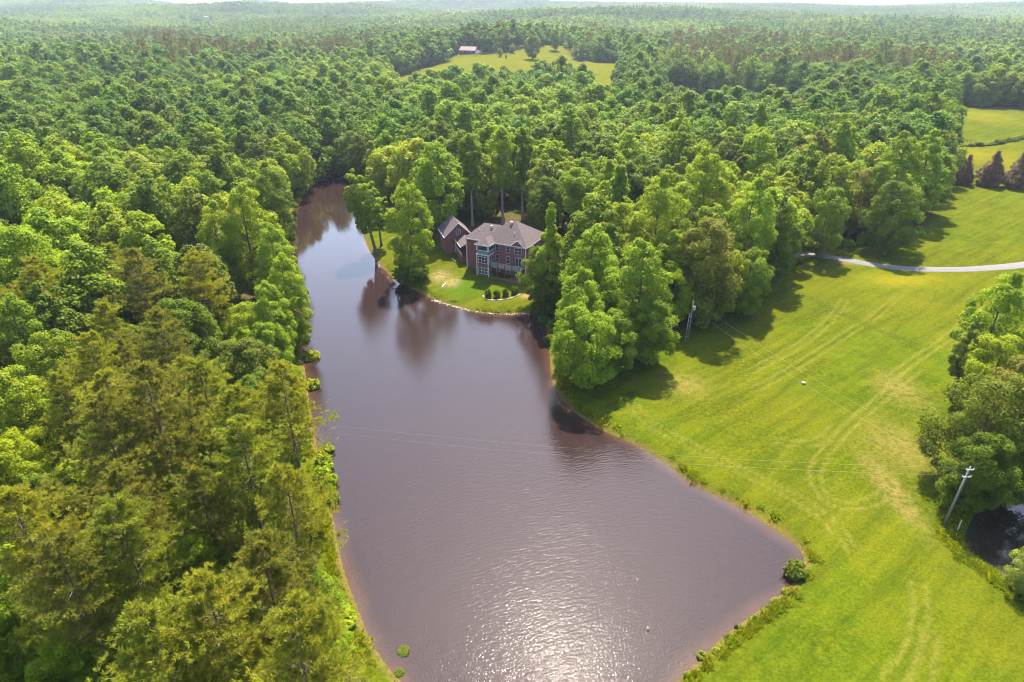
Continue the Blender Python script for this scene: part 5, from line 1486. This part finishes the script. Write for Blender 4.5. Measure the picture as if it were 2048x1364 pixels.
# second, shorter post carried beside it on spacers
gap = 0.42
m_ = MB(); m_.tube([(-gap, -0.02, -0.3), (-gap + dxl * 0.78, -0.02, h1 * 0.73)], [0.05, 0.045], 8); riser = m_.build('riser_pipe', METAL, p1, True)
for q in (0.16, 0.42, 0.64):
    m_ = MB(); m_.box(-gap + dxl * q + 0.075, dxl * q - 0.10, -0.05, 0.01, h1 * q, h1 * q + 0.09); m_.build('spacer', METAL, p1)
top1 = (x + dxl, y, z + h1 + 0.15); low1 = (x + dxl * .85 + 0.3, y, z + h1 - 1.7)
# leaning pole by the pond
x, y, z = Pg(1888, 1047)
h2 = top_of(1940, 936, x, y, z)
dx2 = (1940 - proj(x, y, z + h2)[0]) * proj(x, y, z + h2)[2] / F
p2 = empty('utility_pole', (x, y, z), 0, 'leaning grey utility pole by the dark pond at the right edge', 'utility pole')
def on2(q, h=0.0): return (dx2 * q, 0, h2 * q + h)
m_ = MB(); m_.tube([(0, 0, -0.4), on2(1)], [0.17, 0.12], 10); m_.build('pole', POLEW, p2, True)
for q, ln in ((0.985, 0.55), (0.86, 0.62)):
    cxq, _, czq = on2(q)
    m_ = MB(); m_.box(cxq - ln, cxq + ln * 0.8, -0.20, -0.125, czq - 0.05, czq + 0.05); ar = m_.build('crossarm', METAL, p2)
    for sx in (-ln * .95, ln * .7):
        m_ = MB(); m_.tube([(cxq + sx, -0.16, czq + 0.051), (cxq + sx, -0.16, czq + 0.24)], [0.06, 0.04], 8); m_.build('insulator', PORC, ar)
m_ = MB(); m_.tube([on2(1, 0.002), on2(1, 0.25)], [0.07, 0.04], 8); m_.build('insulator', PORC, p2)
top2 = (x + dx2, y, z + h2 + 0.2); low2 = (x + dx2 * .86 - 0.55, y - 0.16, z + h2 * .86 + 0.22); arm2 = (x + dx2 * .985 - 0.5, y - 0.16, z + h2 * .985 + 0.22)
WIRE = plain('bright_wire', (0.22, 0.22, 0.21), 0.5, 0.05, 2.0, 0.3)
def wire(a, b, sag, label, r=0.006):
    pts_ = []
    for k in range(25):
        t = k / 24
        pts_.append((a[0] + (b[0] - a[0]) * t, a[1] + (b[1] - a[1]) * t, a[2] + (b[2] - a[2]) * t - sag * 4 * t * (1 - t)))
    m_ = MB(); m_.tube(pts_, [r] * 25, 5)
    tag(m_.build('power_line', WIRE), label, 'wire', 'overhead wires')
wire(top1, top2, 0.9, 'upper wire running from the transformer pole to the leaning pole')
wire(low1, low2, 1.0, 'lower wire running from the transformer pole to the leaning pole')
fx, fy = P(560, 858, 11.0)
wire((fx, fy, 11.0 + 1.6), arm2, 1.3, 'upper wire crossing the lake from the leaning pole to the left woods', 0.006)
wire((fx + 0.4, fy, 11.0 + 0.3), low2, 1.3, 'lower wire crossing the lake from the leaning pole to the left woods', 0.006)

# ------------------------------------------------------------------ red cedars, pasture fence line, distant buildings
CEDAR = proto('cedar', broadleaf(801, 10.0, 3.6, 0.02, 'conical', 190, 26000, 0.20, lob=(0.18, 0.30)), LEAF['cedar'])
for i, (px, py, tp, lab) in enumerate(((1881, 366, 317, 'small dark red cedar, leftmost of the row, half behind the wood corner'), (1924, 368, 313, 'second red cedar from the left in the row along the meadow'), (1975, 372, 306, 'tallest broad red cedar in the row along the meadow'), (2026, 376, 309, 'red cedar at the right end of the row, at the photo edge'))):
    x, y, z = Pg(px, py)
    hgt = (py - tp) * proj(x, y, z)[2] / F / 0.96
    plant('cedar_tree', CEDAR, LEAF['cedar'], x, y, hgt / 10.0 * (0.98 if i else 0.85), 1.7 * i, lab, 'tree', 'red cedars along the meadow', zs=1.06 if i else 1.15)
row([(1896, 291), (1925, 293), (1950, 292), (1985, 289), (2020, 283), (2060, 275)], 20, (1.2, 2.6), (2.2, 4.4), ['dark green', 'mid green', 'olive'], '{} hedge shrub in the line between the two pastures', 'hedge shrubs between the pastures', 'hedge_shrub', jit=0.6)
fa, fb = Pg(1912, 284), Pg(1948, 284)
fence = empty('field_fence', fa, math.atan2(fb[1] - fa[1], fb[0] - fa[0]), 'weathered wooden fence between the two pastures at the upper right', 'fence')
FL = math.hypot(fb[0] - fa[0], fb[1] - fa[1])
for k in range(6):
    m_ = MB(); m_.box(FL * k / 5 - 0.07, FL * k / 5 + 0.07, -0.07, 0.07, -0.4, 1.35); m_.build('post', POLEW, fence)
for zr in (0.5, 1.0):
    m_ = MB(); m_.box(0, FL, -0.115, -0.072, zr, zr + 0.14); m_.build('rail', POLEW, fence)
x, y, z = Pg(1968, 291)
def wz(x, y): return gz(x, y)
# far farmhouse at the head of the yellow field
x, y, z = BARN
barn = empty('farmhouse', (x, y, z), math.radians(-20), 'dark low farmhouse with brown roof at the top of the distant yellow field', 'house')
m_ = MB(); m_.box(-9, 9, -5, 5, -1, 3.6); m_.build('wall', plain('dark_boards', (0.07, 0.045, 0.04), 0.8), barn)
m_ = MB(); m_.add([(-9.8, -5.8, 3.4), (9.8, -5.8, 3.4), (9.8, 5.8, 3.4), (-9.8, 5.8, 3.4), (-9.8, 0, 7.2), (9.8, 0, 7.2)], [(0, 1, 5, 4), (2, 3, 4, 5), (0, 4, 3), (1, 2, 5), (3, 2, 1, 0)]); m_.build('roof', plain('brown_roof', (0.20, 0.13, 0.115), 0.8), barn)
m_ = MB(); m_.box(9.0, 14, -4, 4, -1, 3.0); m_.build('lean_to', WHITE, barn)
for cx in (-5, 0, 5): window(barn, '-y', cx, -5, 1.0, 2.4, 1.4, 2, 1)
x, y, z = Pg(412, 40, 14)
bld = empty('white_building', (x, y, z), 0.3, 'tiny white farm building beside a pale clearing near the horizon', 'building')
m_ = MB(); m_.box(-14, 14, -7, 7, -2, 7); m_.build('wall', WHITE, bld)
m_ = MB(); m_.add([(-15, -8, 6.8), (15, -8, 6.8), (15, 8, 6.8), (-15, 8, 6.8), (-15, 0, 11), (15, 0, 11)], [(0, 1, 5, 4), (2, 3, 4, 5), (0, 4, 3), (1, 2, 5), (3, 2, 1, 0)]); m_.build('roof', METAL, bld)
# single trees on the distant field
for (px, py, tp, shp, colr, sc_, lab) in ((1065, 119, 68, 'round', 'dark green', 1.5, 'large dark round tree standing alone in the distant yellow field'), (1000, 114, 97, 'round', 'mid green', 0.55, 'small round tree left of the large dark one in the distant field'),
                                       (1012, 117, 107, 'conical', 'dark green', 0.35, 'tiny dark conifer beside the small round tree in the distant field'), (1025, 106, 89, 'round', 'fresh green', 0.6, 'bright bushy tree right of the farmhouse in the distant field'),
                                       (1110, 101, 60, 'oval', 'mid green', 1.2, 'oval tree at the right head of the distant field'), (1165, 110, 76, 'round', 'pale green', 1.1, 'pale broad tree at the right border of the distant field'), (810, 122, 85, 'round', 'mid green', 1.0, 'round tree at the left corner of the distant field'),
                                       (875, 108, 86, 'round', 'mid green', 0.9, 'round tree left of the farmhouse above the distant field')):
    x, y, z = Pg(px, py, 14)
    hgt = (py - tp) * proj(x, y, z)[2] / F
    k_ = hgt / BASEH[shp]
    plant('field_tree', BL[shp]['mid'][0], LEAF[colr], x, y, k_, px, lab, 'tree', None)

# ------------------------------------------------------------------ labels: tell alike neighbours apart by their order in view
ORD = ['first', 'second', 'third', 'fourth', 'fifth', 'sixth', 'seventh', 'eighth', 'ninth', 'tenth', 'eleventh', 'twelfth', 'thirteenth', 'fourteenth', 'fifteenth', 'sixteenth']
same = {}
for o in scene.objects:
    if o.parent is None and o.get('label') and o.get('category'):
        same.setdefault(o['label'], []).append(o)
for lab, os_ in same.items():
    if len(os_) < 2 or len(os_) > len(ORD): continue
    if os_[0]['category'] == 'tree' or 'pine' in os_[0]['category']:
        os_.sort(key=lambda o: math.hypot(o.location.x, o.location.y))
        words = ['nearest'] + [w + ' nearest' for w in ORD[1:len(os_)]]
        if len(os_) > 2: words[-1] = 'farthest'
        else: words[1] = 'farther'
    else:
        os_.sort(key=lambda o: proj(o.location.x, o.location.y, o.location.z)[0])
        words = ['leftmost'] + [w + ' from left,' for w in ORD[1:len(os_)]]
        words[-1] = 'rightmost'
    for w, o in zip(words, os_): o['label'] = w + ' ' + lab
